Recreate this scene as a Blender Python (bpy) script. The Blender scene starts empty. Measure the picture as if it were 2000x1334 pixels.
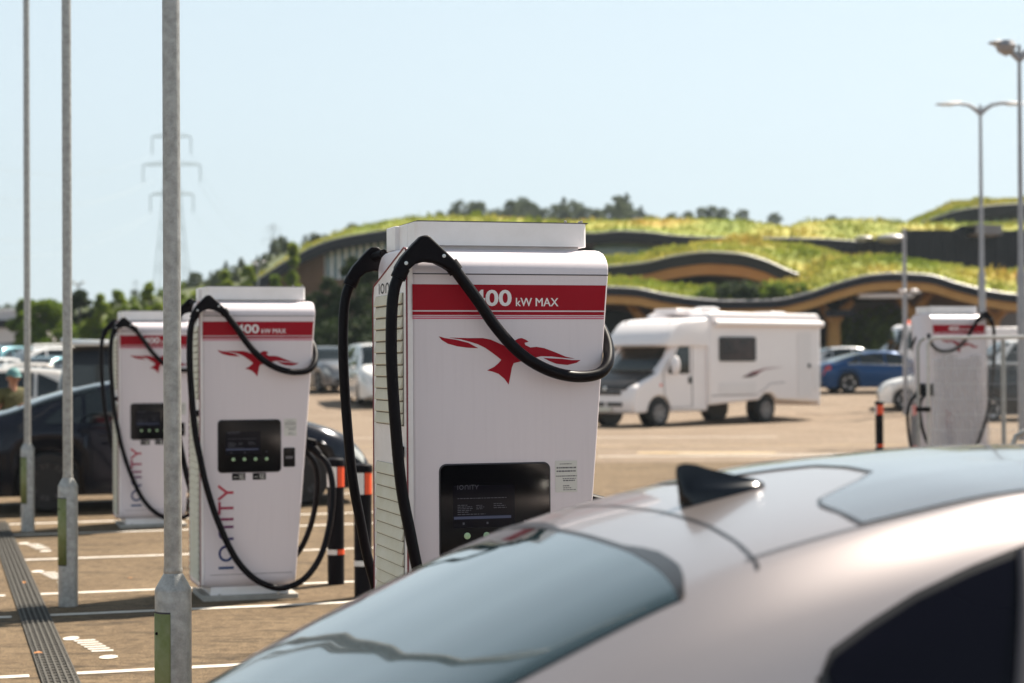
import bpy, bmesh, math, random
import numpy as np
from mathutils import Vector, Matrix
PI = math.pi
R = math.radians
C = bpy.context.scene.collection
sc = bpy.context.scene
random.seed(7)

# ------------------------------------------------------------------ camera
F, CAMZ = 3700.0, 1.727
HOR, ROLL = 709.5, 0.006
pitch = math.atan((HOR - 667) / F)
fwd = Vector((0, math.cos(pitch), math.sin(pitch)))
rgt = Vector((1, 0, -ROLL)).normalized()
upv = rgt.cross(fwd).normalized()
rgt = fwd.cross(upv).normalized()
cd = bpy.data.cameras.new('camera'); cam = bpy.data.objects.new('camera', cd); C.objects.link(cam)
cd.sensor_width = 36; cd.lens = F / 2000 * 36
cd.clip_start = 0.05; cd.clip_end = 6000
m = Matrix.Identity(4)
for i in range(3):
    m[i][0] = rgt[i]; m[i][1] = upv[i]; m[i][2] = -fwd[i]
m[2][3] = CAMZ
cam.matrix_world = m
cd.dof.use_dof = True; cd.dof.focus_distance = 7.75; cd.dof.aperture_fstop = 2.8; cd.dof.aperture_blades = 0
sc.camera = cam

# ------------------------------------------------------------------ light
HAZE = 0.0003
SUN_EL, SUN_DIR = R(52), Vector((0.70, 0.71, 0)).normalized()
w = bpy.data.worlds.new('World'); sc.world = w; w.use_nodes = True
nt = w.node_tree; nt.nodes.clear()
sky = nt.nodes.new('ShaderNodeTexSky'); sky.sky_type = 'NISHITA'; sky.sun_disc = False
sky.sun_elevation = SUN_EL; sky.sun_rotation = math.atan2(SUN_DIR.x, SUN_DIR.y)
sky.air_density = 1.0; sky.dust_density = 0.7; sky.ozone_density = 1.6; sky.altitude = 50
hs = nt.nodes.new('ShaderNodeHueSaturation'); hs.inputs['Saturation'].default_value = 0.40; hs.inputs['Value'].default_value = 1.0
bg = nt.nodes.new('ShaderNodeBackground'); bg.inputs['Strength'].default_value = 0.10
out = nt.nodes.new('ShaderNodeOutputWorld')
mixs = nt.nodes.new('ShaderNodeMix'); mixs.data_type = 'RGBA'; mixs.inputs[0].default_value = 0.85
wtc = nt.nodes.new('ShaderNodeTexCoord'); wsp = nt.nodes.new('ShaderNodeSeparateXYZ'); nt.links.new(wtc.outputs['Generated'], wsp.inputs[0])
wcr = nt.nodes.new('ShaderNodeValToRGB'); e = wcr.color_ramp.elements      # thin bright summer haze: pale horizon, deeper zenith
e[0].position = 0.0; e[0].color = (.66, .79, .86, 1); e[1].position = 1.0; e[1].color = (.13, .17, .22, 1)
for p_, c_ in ((.22, (.545, .675, .76)), (.45, (.36, .46, .54)), (.7, (.20, .26, .32))): k = e.new(p_); k.color = (*c_, 1)
wsc = nt.nodes.new('ShaderNodeVectorMath'); wsc.operation = 'SCALE'; wsc.inputs['Scale'].default_value = 4.3
nt.links.new(wsp.outputs['Z'], wcr.inputs[0]); nt.links.new(wcr.outputs[0], wsc.inputs[0]); nt.links.new(wsc.outputs[0], mixs.inputs[7])
nt.links.new(sky.outputs[0], hs.inputs['Color']); nt.links.new(hs.outputs[0], mixs.inputs[6]); nt.links.new(mixs.outputs[2], bg.inputs[0]); nt.links.new(bg.outputs[0], out.inputs[0])
sd = bpy.data.lights.new('sun', 'SUN'); sd.energy = 5.0; sd.angle = R(0.5); sd.color = (1.0, 0.91, 0.78)
so = bpy.data.objects.new('sun', sd); C.objects.link(so)
dl = -Vector((SUN_DIR.x * math.cos(SUN_EL), SUN_DIR.y * math.cos(SUN_EL), math.sin(SUN_EL)))
so.rotation_euler = dl.to_track_quat('-Z', 'Y').to_euler(); so.location = (20, 20, 40)
sc.view_settings.view_transform = 'Standard'; sc.view_settings.look = 'None'
sc.view_settings.gamma = 1; sc.view_settings.exposure = 1.42
sc.cycles.max_bounces = 6; sc.cycles.volume_bounces = 0

# ------------------------------------------------------------------ coordinates
def px(x, y, d):
    v = rgt * ((x - 1000) / F) + upv * ((667 - y) / F) + fwd
    v = v * (d / v.y)
    return Vector((v.x, v.y, v.z + CAMZ))
AA = R(16.9)
U = Vector((math.cos(AA), math.sin(AA), 0)); WV = Vector((-math.sin(AA), math.cos(AA), 0))
def tw(t, w_, z=0.0):
    p = U * t + WV * w_
    return Vector((p.x, p.y, z))
ZG = [(-60, 0), (20, 0), (27, .10), (36, .05), (47, .0), (54, .01), (60, .36), (70, .75), (100, 1.3), (200, 3.0), (420, 5.0), (3000, 8.0)]
def zg(Y):
    for (a, za), (b, zb) in zip(ZG, ZG[1:]):
        if Y <= b:
            return za + (zb - za) * max(0, (Y - a)) / (b - a)
    return ZG[-1][1]
def interp(pts, x):
    if x <= pts[0][0]: return pts[0][1]
    for (a, fa), (b, fb) in zip(pts, pts[1:]):
        if x <= b: return fa + (fb - fa) * (x - a) / (b - a)
    return pts[-1][1]
def smooth_interp(pts, x):
    n = len(pts)
    if x <= pts[0][0]: return pts[0][1]
    if x >= pts[-1][0]: return pts[-1][1]
    for i in range(n - 1):
        if x <= pts[i + 1][0]:
            x0, y0 = pts[i]; x1, y1 = pts[i + 1]; h = x1 - x0
            d = (y1 - y0) / h
            def slope(k):
                if k <= 0 or k >= n - 1:
                    return d
                a = (pts[k][1] - pts[k - 1][1]) / (pts[k][0] - pts[k - 1][0])
                b = (pts[k + 1][1] - pts[k][1]) / (pts[k + 1][0] - pts[k][0])
                if a * b <= 0: return 0.0
                return 2 * a * b / (a + b)
            m0, m1 = slope(i), slope(i + 1)
            u = (x - x0) / h
            return (2*u**3 - 3*u*u + 1) * y0 + (u**3 - 2*u*u + u) * h * m0 + (-2*u**3 + 3*u*u) * y1 + (u**3 - u*u) * h * m1

# ------------------------------------------------------------------ materials
def mat(name, col, rough=0.6, metal=0.0, noise=None, bump=None, coat=0.0, spec=0.5, emit=None, trans=0.0, speck=None):
    """noise=(scale, amount, col2): base colour varies with object-space noise; bump=(scale, strength)"""
    ma = bpy.data.materials.new(name); ma.use_nodes = True
    n = ma.node_tree; b = n.nodes['Principled BSDF']
    b.inputs['Base Color'].default_value = (*col, 1); b.inputs['Roughness'].default_value = rough
    b.inputs['Metallic'].default_value = metal; b.inputs['Coat Weight'].default_value = coat
    b.inputs['Coat Roughness'].default_value = 0.04; b.inputs['Specular IOR Level'].default_value = spec
    if trans: b.inputs['Transmission Weight'].default_value = trans
    tc = n.nodes.new('ShaderNodeTexCoord')
    if noise:
        t = n.nodes.new('ShaderNodeTexNoise'); t.inputs['Scale'].default_value = noise[0]; t.inputs['Detail'].default_value = 6
        t.inputs['Roughness'].default_value = 0.65
        n.links.new(tc.outputs['Object'], t.inputs['Vector'])
        cr = n.nodes.new('ShaderNodeValToRGB'); cr.color_ramp.elements[0].position = 0.5 - noise[1]; cr.color_ramp.elements[1].position = 0.5 + noise[1]
        cr.color_ramp.elements[0].color = (*col, 1); cr.color_ramp.elements[1].color = (*noise[2], 1)
        n.links.new(t.outputs['Fac'], cr.inputs[0])
        last = cr.outputs[0]
        if speck:
            t3 = n.nodes.new('ShaderNodeTexNoise'); t3.inputs['Scale'].default_value = speck[0]; t3.inputs['Detail'].default_value = 3
            n.links.new(tc.outputs['Object'], t3.inputs['Vector'])
            c3 = n.nodes.new('ShaderNodeValToRGB'); c3.color_ramp.elements[0].position = 0.36; c3.color_ramp.elements[1].position = 0.64
            lo, hi = speck[1], speck[2]
            c3.color_ramp.elements[0].color = (lo, lo, lo, 1); c3.color_ramp.elements[1].color = (hi, hi, hi, 1)
            mx = n.nodes.new('ShaderNodeMix'); mx.data_type = 'RGBA'; mx.blend_type = 'MULTIPLY'; mx.inputs[0].default_value = 1
            n.links.new(t3.outputs['Fac'], c3.inputs[0]); n.links.new(last, mx.inputs[6]); n.links.new(c3.outputs[0], mx.inputs[7])
            last = mx.outputs[2]
        n.links.new(last, b.inputs['Base Color'])
    if bump:
        t2 = n.nodes.new('ShaderNodeTexNoise'); t2.inputs['Scale'].default_value = bump[0]; t2.inputs['Detail'].default_value = 4
        n.links.new(tc.outputs['Object'], t2.inputs['Vector'])
        bn = n.nodes.new('ShaderNodeBump'); bn.inputs['Strength'].default_value = bump[1]; bn.inputs['Distance'].default_value = 0.01
        n.links.new(t2.outputs['Fac'], bn.inputs['Height']); n.links.new(bn.outputs[0], b.inputs['Normal'])
    if emit:
        b.inputs['Emission Color'].default_value = (*emit[:3], 1); b.inputs['Emission Strength'].default_value = emit[3]
    return ma
M = {}
M['white'] = mat('white_powder_coat', (.74, .68, .68), .38, noise=(2.2, .25, (.78, .72, .715)), bump=(180, .03))
M['white_old'] = mat('white_satin_metal', (.88, .85, .85), .36, noise=(6, .2, (.78, .75, .74)))
M['louvre'] = mat('bounce_tinted_louvre', (.62, .58, .45), .6, noise=(9, .2, (.68, .65, .54)), spec=.2)  # yellow of light bounced off the ground is put into the slat colour
M['louvre_deep'] = mat('louvre_recess', (.16, .15, .13), .8)
M['red'] = mat('crimson_vinyl', (.30, .006, .016), .5, noise=(3, .2, (.33, .008, .020)), spec=.12)
M['red_line'] = mat('dark_red_edge', (.20, .03, .04), .5)
M['white_vinyl'] = mat('white_vinyl', (.78, .74, .74), .5)
M['pink_vinyl'] = mat('pink_vinyl', (.55, .12, .20), .5)
M['black'] = mat('black_plastic', (.004, .003, .005), .5, bump=(300, .05), spec=.10)
M['rubber'] = mat('black_rubber_hose', (.003, .002, .004), .38, bump=(400, .04), spec=.12)
M['glass_black'] = mat('black_display_glass', (.003, .003, .004), .07, spec=.22)
M['seam'] = mat('dark_seam', (.05, .045, .05), .7)
M['steel'] = mat('steel_bolt', (.5, .5, .5), .3, 1.0)
M['scr_text'] = mat('screen_text', (.05, .05, .06), .4, emit=(.5, .5, .6, .018), spec=.1)
M['scr_bar'] = mat('screen_bar', (.03, .035, .06), .4, emit=(.45, .5, .8, .022), spec=.1)
M['scr_area'] = mat('screen_area', (.003, .003, .007), .10, spec=.15)
M['button'] = mat('green_button', (.45, .56, .36), .22, noise=(90, .15, (.22, .42, .22)))
M['sticker'] = mat('paper_sticker', (.62, .60, .56), .6)
M['ink'] = mat('grey_ink', (.12, .11, .12), .7)
M['concrete'] = mat('plinth_concrete', (.30, .28, .25), .85, noise=(14, .2, (.40, .37, .33)), bump=(60, .3))
M['galv'] = mat('galvanised_steel', (.27, .265, .25), .42, .55, noise=(26, .16, (.42, .41, .395)), bump=(170, .25))
M['galv_green'] = mat('algae_covered_steel', (.13, .16, .025), .7, .1, noise=(9, .2, (.24, .25, .12)), bump=(90, .2))
M['galv_far'] = mat('painted_grey_steel', (.26, .26, .28), .5, .4, noise=(5, .2, (.34, .33, .34)))
M['orange'] = mat('orange_reflector', (.80, .075, .012), .35)
M['refl_white'] = mat('white_reflector', (.72, .70, .68), .4)
M['tyre'] = mat('tyre_rubber', (.014, .013, .014), .75, bump=(60, .2))
M['rim'] = mat('alloy_rim', (.55, .54, .55), .3, .8)
M['rim_dark'] = mat('dark_rim', (.05, .048, .052), .35, .6)
M['glass'] = mat('tinted_window', (.008, .012, .014), .04, spec=.6, coat=.0)
M['glass_rear'] = mat('tinted_rear_window', (.010, .024, .028), .035, spec=.8, coat=.85)
M['glass_roof'] = mat('glass_roof_panel', (.17, .175, .19), .12, .5, coat=.5)
M['trim'] = mat('black_trim', (.010, .009, .010), .3)
M['light_clear'] = mat('clear_headlight', (.55, .55, .52), .12, .2, coat=.6)
M['light_red'] = mat('red_tail_light', (.35, .01, .012), .15, coat=.6)
M['plate'] = mat('number_plate', (.62, .60, .52), .5)
M['pearl'] = mat('pearl_beige_paint', (.46, .41, .405), .29, .80, coat=.55, noise=(1.3, .3, (.48, .425, .42)))
M['leaf'] = mat('leaf_mid', (.075, .125, .018), .6, noise=(.9, .12, (.17, .23, .03)))
M['leaf_pale'] = mat('leaf_pale', (.12, .19, .025), .6, noise=(1.2, .15, (.26, .31, .05)))
M['leaf_dark'] = mat('leaf_dark', (.022, .040, .016), .7, noise=(.8, .15, (.06, .085, .028)))
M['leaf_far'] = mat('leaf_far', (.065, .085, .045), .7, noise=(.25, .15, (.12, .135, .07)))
def leafy(name, c0, c1, sc_, w_=.45):
    ma = mat(name, c0, .65, noise=(sc_, .14, c1), spec=.15); n = ma.node_tree; b = n.nodes['Principled BSDF']; o = n.nodes['Material Output']
    tl = n.nodes.new('ShaderNodeBsdfTranslucent'); mx = n.nodes.new('ShaderNodeMixShader'); mx.inputs[0].default_value = w_
    src = b.inputs['Base Color'].links[0].from_socket; n.links.new(src, tl.inputs['Color'])
    n.links.new(b.outputs[0], mx.inputs[1]); n.links.new(tl.outputs[0], mx.inputs[2]); n.links.new(mx.outputs[0], o.inputs['Surface']); return ma
M['leaf'] = leafy('leaf_mid', (.07, .115, .016), (.15, .21, .026), .9)
M['leaf_pale'] = leafy('leaf_pale', (.11, .17, .020), (.24, .29, .04), 1.2)
M['leaf_dark'] = leafy('leaf_dark', (.018, .032, .014), (.045, .065, .022), .8, .3)
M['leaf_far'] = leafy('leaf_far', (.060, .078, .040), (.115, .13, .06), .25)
M['bark'] = mat('bark', (.10, .08, .06), .9, bump=(20, .5))
M['timber'] = mat('glulam_timber', (.42, .215, .065), .6, noise=(1.2, .2, (.52, .29, .10)), spec=.2)
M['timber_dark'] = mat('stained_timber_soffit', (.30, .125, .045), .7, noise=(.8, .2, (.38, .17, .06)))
M['slate'] = mat('dark_fascia_metal', (.016, .015, .021), .6, noise=(.6, .2, (.024, .022, .029)), spec=.15)
M['blackwall'] = mat('black_hoarding', (.010, .009, .013), .6, noise=(.5, .2, (.018, .016, .021)), spec=.15)
M['teal_glass'] = mat('curtain_wall_glass', (.10, .17, .18), .08, coat=.3, noise=(.5, .12, (.18, .26, .27)))
M['brown_cladding'] = mat('brown_timber_cladding', (.11, .052, .030), .8, noise=(.5, .2, (.17, .085, .045)))
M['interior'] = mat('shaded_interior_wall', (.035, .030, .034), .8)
M['grey_wall'] = mat('grey_render_wall', (.20, .18, .19), .8, noise=(.3, .2, (.25, .23, .23)))
M['pale_wall'] = mat('pale_render_wall', (.58, .53, .53), .8, noise=(.2, .2, (.63, .58, .57)))
M['line'] = mat('white_road_paint', (.72, .68, .62), .7, noise=(9, .22, (.52, .46, .39)), bump=(90, .3))
M['line_yellow'] = mat('worn_yellow_paint', (.42, .30, .13), .8, noise=(2, .15, (.36, .28, .17)))
M['skin'] = mat('skin', (.42, .20, .12), .55)
M['olive'] = mat('olive_cotton', (.055, .050, .020), .9, noise=(6, .2, (.11, .10, .035)), bump=(30, .3))
M['teal_cloth'] = mat('teal_cap_cloth', (.10, .22, .22), .8)
M['denim'] = mat('dark_trousers', (.03, .03, .045), .9)
M['orange_plastic'] = mat('orange_plastic', (.75, .10, .02), .45)

# ------------------------------------------------------------------ mesh builder
class MB:
    def __init__(s): s.v = []; s.f = []
    def add(s, vs, fs):
        b = len(s.v); s.v += [tuple(p) for p in vs]; s.f += [tuple(i + b for i in f) for f in fs]; return s
    def box(s, x0, x1, y0, y1, z0, z1):
        vs = [(x, y, z) for x in (x0, x1) for y in (y0, y1) for z in (z0, z1)]
        return s.add(vs, [(0, 1, 3, 2), (4, 6, 7, 5), (0, 4, 5, 1), (2, 3, 7, 6), (0, 2, 6, 4), (1, 5, 7, 3)])
    def obox(s, c, ax, ay, az):
        c = Vector(c); ax, ay, az = Vector(ax), Vector(ay), Vector(az)
        vs = [c + ax * i + ay * j + az * k for i in (-1, 1) for j in (-1, 1) for k in (-1, 1)]
        return s.add(vs, [(0, 1, 3, 2), (4, 6, 7, 5), (0, 4, 5, 1), (2, 3, 7, 6), (0, 2, 6, 4), (1, 5, 7, 3)])
    def tube(s, pts, r, n=12, cap=True, flat=None):
        pts = [Vector(p) for p in pts]; rr = r if isinstance(r, (list, tuple)) else [r] * len(pts)
        T = []
        for i in range(len(pts)):
            a = pts[max(0, i - 1)]; b = pts[min(len(pts) - 1, i + 1)]
            T.append((b - a).normalized())
        ref = Vector((0, 0, 1)) if abs(T[0].z) < .9 else Vector((1, 0, 0))
        nrm = (ref - T[0] * ref.dot(T[0])).normalized()
        vs = []
        for i, p in enumerate(pts):
            nrm = (nrm - T[i] * nrm.dot(T[i])).normalized(); bn = T[i].cross(nrm)
            for k in range(n):
                a = 2 * PI * k / n
                vs.append(p + (nrm * math.cos(a) + bn * math.sin(a)) * rr[i])
        fs = [(i * n + k, i * n + (k + 1) % n, (i + 1) * n + (k + 1) % n, (i + 1) * n + k) for i in range(len(pts) - 1) for k in range(n)]
        if cap:
            fs += [tuple(range(n))[::-1], tuple((len(pts) - 1) * n + k for k in range(n))]
        return s.add(vs, fs)
    def lathe(s, prof, n=24, c=(0, 0, 0), axis='z'):
        """prof = [(r, h)] revolved round an axis through c"""
        vs = []
        for r, h in prof:
            for k in range(n):
                a = 2 * PI * k / n; u, w_ = r * math.cos(a), r * math.sin(a)
                if axis == 'z': vs.append((c[0] + u, c[1] + w_, c[2] + h))
                elif axis == 'y': vs.append((c[0] + u, c[1] + h, c[2] + w_))
                else: vs.append((c[0] + h, c[1] + u, c[2] + w_))
        fs = [(i * n + k, i * n + (k + 1) % n, (i + 1) * n + (k + 1) % n, (i + 1) * n + k) for i in range(len(prof) - 1) for k in range(n)]
        if prof[0][0] > 1e-6: fs.append(tuple(range(n))[::-1])
        if prof[-1][0] > 1e-6: fs.append(tuple((len(prof) - 1) * n + k for k in range(n)))
        return s.add(vs, fs)
    def prism(s, poly, fa, fb):
        """poly 2D points; fa/fb map a point to the two 3D faces"""
        n = len(poly)
        vs = [fa(p) for p in poly] + [fb(p) for p in poly]
        fs = [tuple(range(n))[::-1], tuple(range(n, 2 * n))] + [(i, (i + 1) % n, (i + 1) % n + n, i + n) for i in range(n)]
        return s.add(vs, fs)
    def grid(s, rows, closed=False):
        nr, nc = len(rows), len(rows[0])
        vs = [p for r in rows for p in r]
        fs = []
        for i in range(nr - 1):
            for j in range(nc if closed else nc - 1):
                a = i * nc + j; b = i * nc + (j + 1) % nc
                fs.append((a, b, b + nc, a + nc))
        return s.add(vs, fs)
    def ball(s, c, rx, ry, rz, n=14, m_=9):
        rows = []
        for i in range(m_ + 1):
            a = PI * i / m_ - PI / 2
            rows.append([(c[0] + rx * math.cos(a) * math.cos(2 * PI * k / n), c[1] + ry * math.cos(a) * math.sin(2 * PI * k / n), c[2] + rz * math.sin(a)) for k in range(n)])
        return s.grid(rows, True)
    def build(s, name, material, parent=None, smooth=True, ang=35, fix=True, bevel=0, mats=None, solid=0):
        me = bpy.data.meshes.new(name); me.from_pydata(s.v, [], s.f); me.update()
        if fix:
            bm = bmesh.new(); bm.from_mesh(me); bmesh.ops.remove_doubles(bm, verts=bm.verts, dist=1e-5)
            bmesh.ops.recalc_face_normals(bm, faces=bm.faces); bm.to_mesh(me); bm.free()
        if smooth:
            me.polygons.foreach_set('use_smooth', [True] * len(me.polygons)); me.set_sharp_from_angle(angle=R(ang))
        me.materials.append(material)
        o = bpy.data.objects.new(name, me); C.objects.link(o)
        if parent: o.parent = parent
        if bevel:
            b = o.modifiers.new('bevel', 'BEVEL'); b.width = bevel; b.segments = 3; b.limit_method = 'ANGLE'; b.angle_limit = R(40); b.harden_normals = False
        if solid:
            b = o.modifiers.new('solid', 'SOLIDIFY'); b.thickness = solid; b.offset = -1
        return o
def tag(o, label=None, cat=None, group=None, kind=None):
    if label: o['label'] = label
    if cat: o['category'] = cat
    if group: o['group'] = group
    if kind: o['kind'] = kind
    return o
def empty(name, loc, rz=0, label=None, cat=None, group=None, s=1.0):
    o = bpy.data.objects.new(name, None); C.objects.link(o); o.location = loc; o.rotation_euler = (0, 0, rz); o.scale = (s, s, s)
    o.empty_display_size = .2
    return tag(o, label, cat, group)
def copy_tree(o, parent=None):
    c = o.copy(); C.objects.link(c)
    if parent: c.parent = parent
    for ch in [x for x in o.children]: copy_tree(ch, c)
    return c
def arc(cx, cy, r, a0, a1, n):
    return [(cx + r * math.cos(a0 + (a1 - a0) * i / n), cy + r * math.sin(a0 + (a1 - a0) * i / n)) for i in range(n + 1)]
def rrect(x0, x1, z0, z1, r, n=5):
    return arc(x1 - r, z1 - r, r, 0, PI / 2, n) + arc(x0 + r, z1 - r, r, PI / 2, PI, n) + arc(x0 + r, z0 + r, r, PI, 1.5 * PI, n) + arc(x1 - r, z0 + r, r, 1.5 * PI, 2 * PI, n)
def spline(pts, n=10):
    pts = [Vector(p) for p in pts]; P_ = [pts[0] * 2 - pts[1]] + pts + [pts[-1] * 2 - pts[-2]]; o = []
    for i in range(1, len(P_) - 2):
        a, b, c_, d = P_[i - 1:i + 3]
        for k in range(n):
            t = k / n
            o.append(.5 * ((2 * b) + (c_ - a) * t + (2 * a - 5 * b + 4 * c_ - d) * t * t + (3 * b - a - 3 * c_ + d) * t ** 3))
    o.append(pts[-1]); return o
def text_mb(body, size, ox=0, bold=0.0):
    """text as a mesh in its own x,y plane; returns (verts2d, faces, width)"""
    cu = bpy.data.curves.new('t', 'FONT'); cu.body = body; cu.size = size; cu.offset = bold; cu.resolution_u = 4
    ob = bpy.data.objects.new('t', cu); C.objects.link(ob)
    dg = bpy.context.evaluated_depsgraph_get(); me = bpy.data.meshes.new_from_object(ob.evaluated_get(dg))
    vs = [(v.co.x + ox, v.co.y) for v in me.vertices]; fs = [tuple(p.vertices) for p in me.polygons]
    bpy.data.objects.remove(ob); bpy.data.curves.remove(cu); bpy.data.meshes.remove(me)
    return vs, fs
def flat_ribbon(pts, wd):
    """2D stroke -> verts, quads"""
    pts = [Vector(p) for p in pts]; vs = []; fs = []
    for i, p in enumerate(pts):
        a = pts[max(0, i - 1)]; b = pts[min(len(pts) - 1, i + 1)]; t = (b - a).normalized(); n = Vector((-t.y, t.x)) * wd / 2
        vs += [tuple(p + n), tuple(p - n)]
    for i in range(len(pts) - 1): fs.append((2 * i, 2 * i + 1, 2 * i + 3, 2 * i + 2))
    return vs, fs
def wordmark(h, wd):
    """the lettering I O n I T Y as strokes; height h, stroke wd; returns verts, faces, length"""
    V, Fc = [], []; x = 0
    def put(pts):
        v, f = flat_ribbon(pts, wd); b = len(V); V.extend(v); Fc.extend([tuple(i + b for i in q) for q in f])
    put([(x + wd / 2, 0), (x + wd / 2, h)]); x += wd + .28 * h
    r = h / 2 - wd / 2; put([(x + h / 2 + r * math.cos(a), h / 2 + r * math.sin(a)) for a in [2 * PI * k / 28 for k in range(29)]]); x += h + .30 * h
    r2 = .36 * h; put([(x + wd / 2, 0), (x + wd / 2, h - wd / 2 - r2)] + [(x + wd / 2 + r2 - r2 * math.cos(a), h - wd / 2 - r2 + r2 * math.sin(a)) for a in [PI * k / 12 for k in range(1, 13)]] + [(x + wd / 2 + 2 * r2, 0)]); x += 2 * r2 + wd + .30 * h
    put([(x + wd / 2, 0), (x + wd / 2, h)]); x += wd + .20 * h
    put([(x, h - wd / 2), (x + .78 * h, h - wd / 2)]); put([(x + .39 * h, 0), (x + .39 * h, h - wd)]); x += .78 * h + .12 * h
    put([(x, h), (x + .42 * h, .42 * h)]); put([(x + .84 * h, h), (x + .42 * h, .42 * h)]); put([(x + .42 * h, 0), (x + .42 * h, .46 * h)]); x += .84 * h
    return V, Fc, x
# ------------------------------------------------------------------ ground
def ground():
    ys = [-60, -20, 0, 10, 20, 27, 36, 47, 54, 60, 70, 85, 100, 150, 200, 300, 420, 800, 1500, 3000]
    rows = [[(x, y, zg(y)) for x in (-2500, -600, -150, -40, 0, 40, 150, 600, 2500)] for y in ys]
    g = MB().grid(rows).build('ground', M['ground'], ang=20)
    tag(g, kind='structure')
def add_math(n, op, a, b=None):
    k = n.nodes.new('ShaderNodeMath'); k.operation = op
    for i, v in enumerate((a, b)):
        if v is None: continue
        if isinstance(v, (int, float)): k.inputs[i].default_value = v
        else: n.links.new(v, k.inputs[i])
    return k.outputs[0]
def asphalt(name, c0, c1, stain, crack=True):
    ma = mat(name, c0, .92, noise=(.55, .16, c1), bump=(160, .7), spec=.25)
    n = ma.node_tree; b = n.nodes['Principled BSDF']; tc = n.nodes['Texture Coordinate']
    base = b.inputs['Base Color'].links[0].from_socket
    # aggregate grain
    g = n.nodes.new('ShaderNodeTexNoise'); g.inputs['Scale'].default_value = 75; g.inputs['Detail'].default_value = 5; g.inputs['Roughness'].default_value = .8
    n.links.new(tc.outputs['Object'], g.inputs['Vector'])
    cr = n.nodes.new('ShaderNodeValToRGB'); cr.color_ramp.elements[0].position = .34; cr.color_ramp.elements[1].position = .62
    cr.color_ramp.elements[0].color = (.30, .30, .30, 1); cr.color_ramp.elements[1].color = (1.38, 1.35, 1.30, 1)
    n.links.new(g.outputs['Fac'], cr.inputs[0])
    g2 = n.nodes.new('ShaderNodeTexNoise'); g2.inputs['Scale'].default_value = 11; g2.inputs['Detail'].default_value = 9; g2.inputs['Roughness'].default_value = .78
    n.links.new(tc.outputs['Object'], g2.inputs['Vector'])
    c2 = n.nodes.new('ShaderNodeValToRGB'); c2.color_ramp.elements[0].position = .36; c2.color_ramp.elements[1].position = .56
    c2.color_ramp.elements[0].color = (.50, .48, .46, 1); c2.color_ramp.elements[1].color = (1.08, 1.08, 1.08, 1); n.links.new(g2.outputs['Fac'], c2.inputs[0])
    m0 = n.nodes.new('ShaderNodeMix'); m0.data_type = 'RGBA'; m0.blend_type = 'MULTIPLY'; m0.inputs[0].default_value = 1
    n.links.new(base, m0.inputs[6]); n.links.new(c2.outputs[0], m0.inputs[7]); base = m0.outputs[2]
    # long dark tyre/water stains stretched along the bays
    mp = n.nodes.new('ShaderNodeMapping'); mp.inputs['Rotation'].default_value = (0, 0, -AA); mp.inputs['Scale'].default_value = (.9, 3.6, 1)
    n.links.new(tc.outputs['Object'], mp.inputs['Vector'])
    s = n.nodes.new('ShaderNodeTexNoise'); s.inputs['Scale'].default_value = 1.5; s.inputs['Detail'].default_value = 9; s.inputs['Roughness'].default_value = .70
    n.links.new(mp.outputs[0], s.inputs['Vector'])
    cs = n.nodes.new('ShaderNodeValToRGB'); cs.color_ramp.elements[0].position = .36; cs.color_ramp.elements[1].position = .47
    cs.color_ramp.elements[0].color = (stain, stain, stain, 1); cs.color_ramp.elements[1].color = (1, 1, 1, 1)
    n.links.new(s.outputs['Fac'], cs.inputs[0])
    m1 = n.nodes.new('ShaderNodeMix'); m1.data_type = 'RGBA'; m1.blend_type = 'MULTIPLY'; m1.inputs[0].default_value = 1
    m2 = n.nodes.new('ShaderNodeMix'); m2.data_type = 'RGBA'; m2.blend_type = 'MULTIPLY'; m2.inputs[0].default_value = 1
    n.links.new(base, m1.inputs[6]); n.links.new(cr.outputs[0], m1.inputs[7])
    n.links.new(m1.outputs[2], m2.inputs[6]); n.links.new(cs.outputs[0], m2.inputs[7])
    n.links.new(m2.outputs[2], b.inputs['Base Color'])
    return ma
M['ground'] = asphalt('weathered_asphalt', (.132, .092, .054), (.178, .128, .078), .36)
M['lane'] = asphalt('pale_bleached_asphalt', (.195, .145, .105), (.25, .195, .148), .74)
ground()
def strip(name, a, b, wd, dz, m_, kind='structure', seg=1):
    """flat painted strip between two plan points following the ground"""
    a = Vector(a); b = Vector(b); d = (b - a).normalized(); n = Vector((-d.y, d.x, 0)) * wd / 2
    rows = []
    for i in range(seg + 1):
        p = a + (b - a) * i / seg
        rows.append([(p.x + n.x, p.y + n.y, zg(p.y + n.y) + dz), (p.x - n.x, p.y - n.y, zg(p.y - n.y) + dz)])
    o = MB().grid(rows).build(name, m_, smooth=False)
    if kind: tag(o, kind=kind)
    return o
# pale lane beyond the chargers
rows = []
for y in (31, 36, 47, 54, 60, 70, 76):
    off = 0 if y > 31 else 0
    rows.append([(x, y + (x * .06 if y == 31 else 0), zg(y + (x * .06 if y == 31 else 0)) + .004) for x in (-60, -20, -8, 0, 8, 20, 60)])
tag(MB().grid(rows).build('road', M['lane'], smooth=False), kind='structure')
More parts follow.
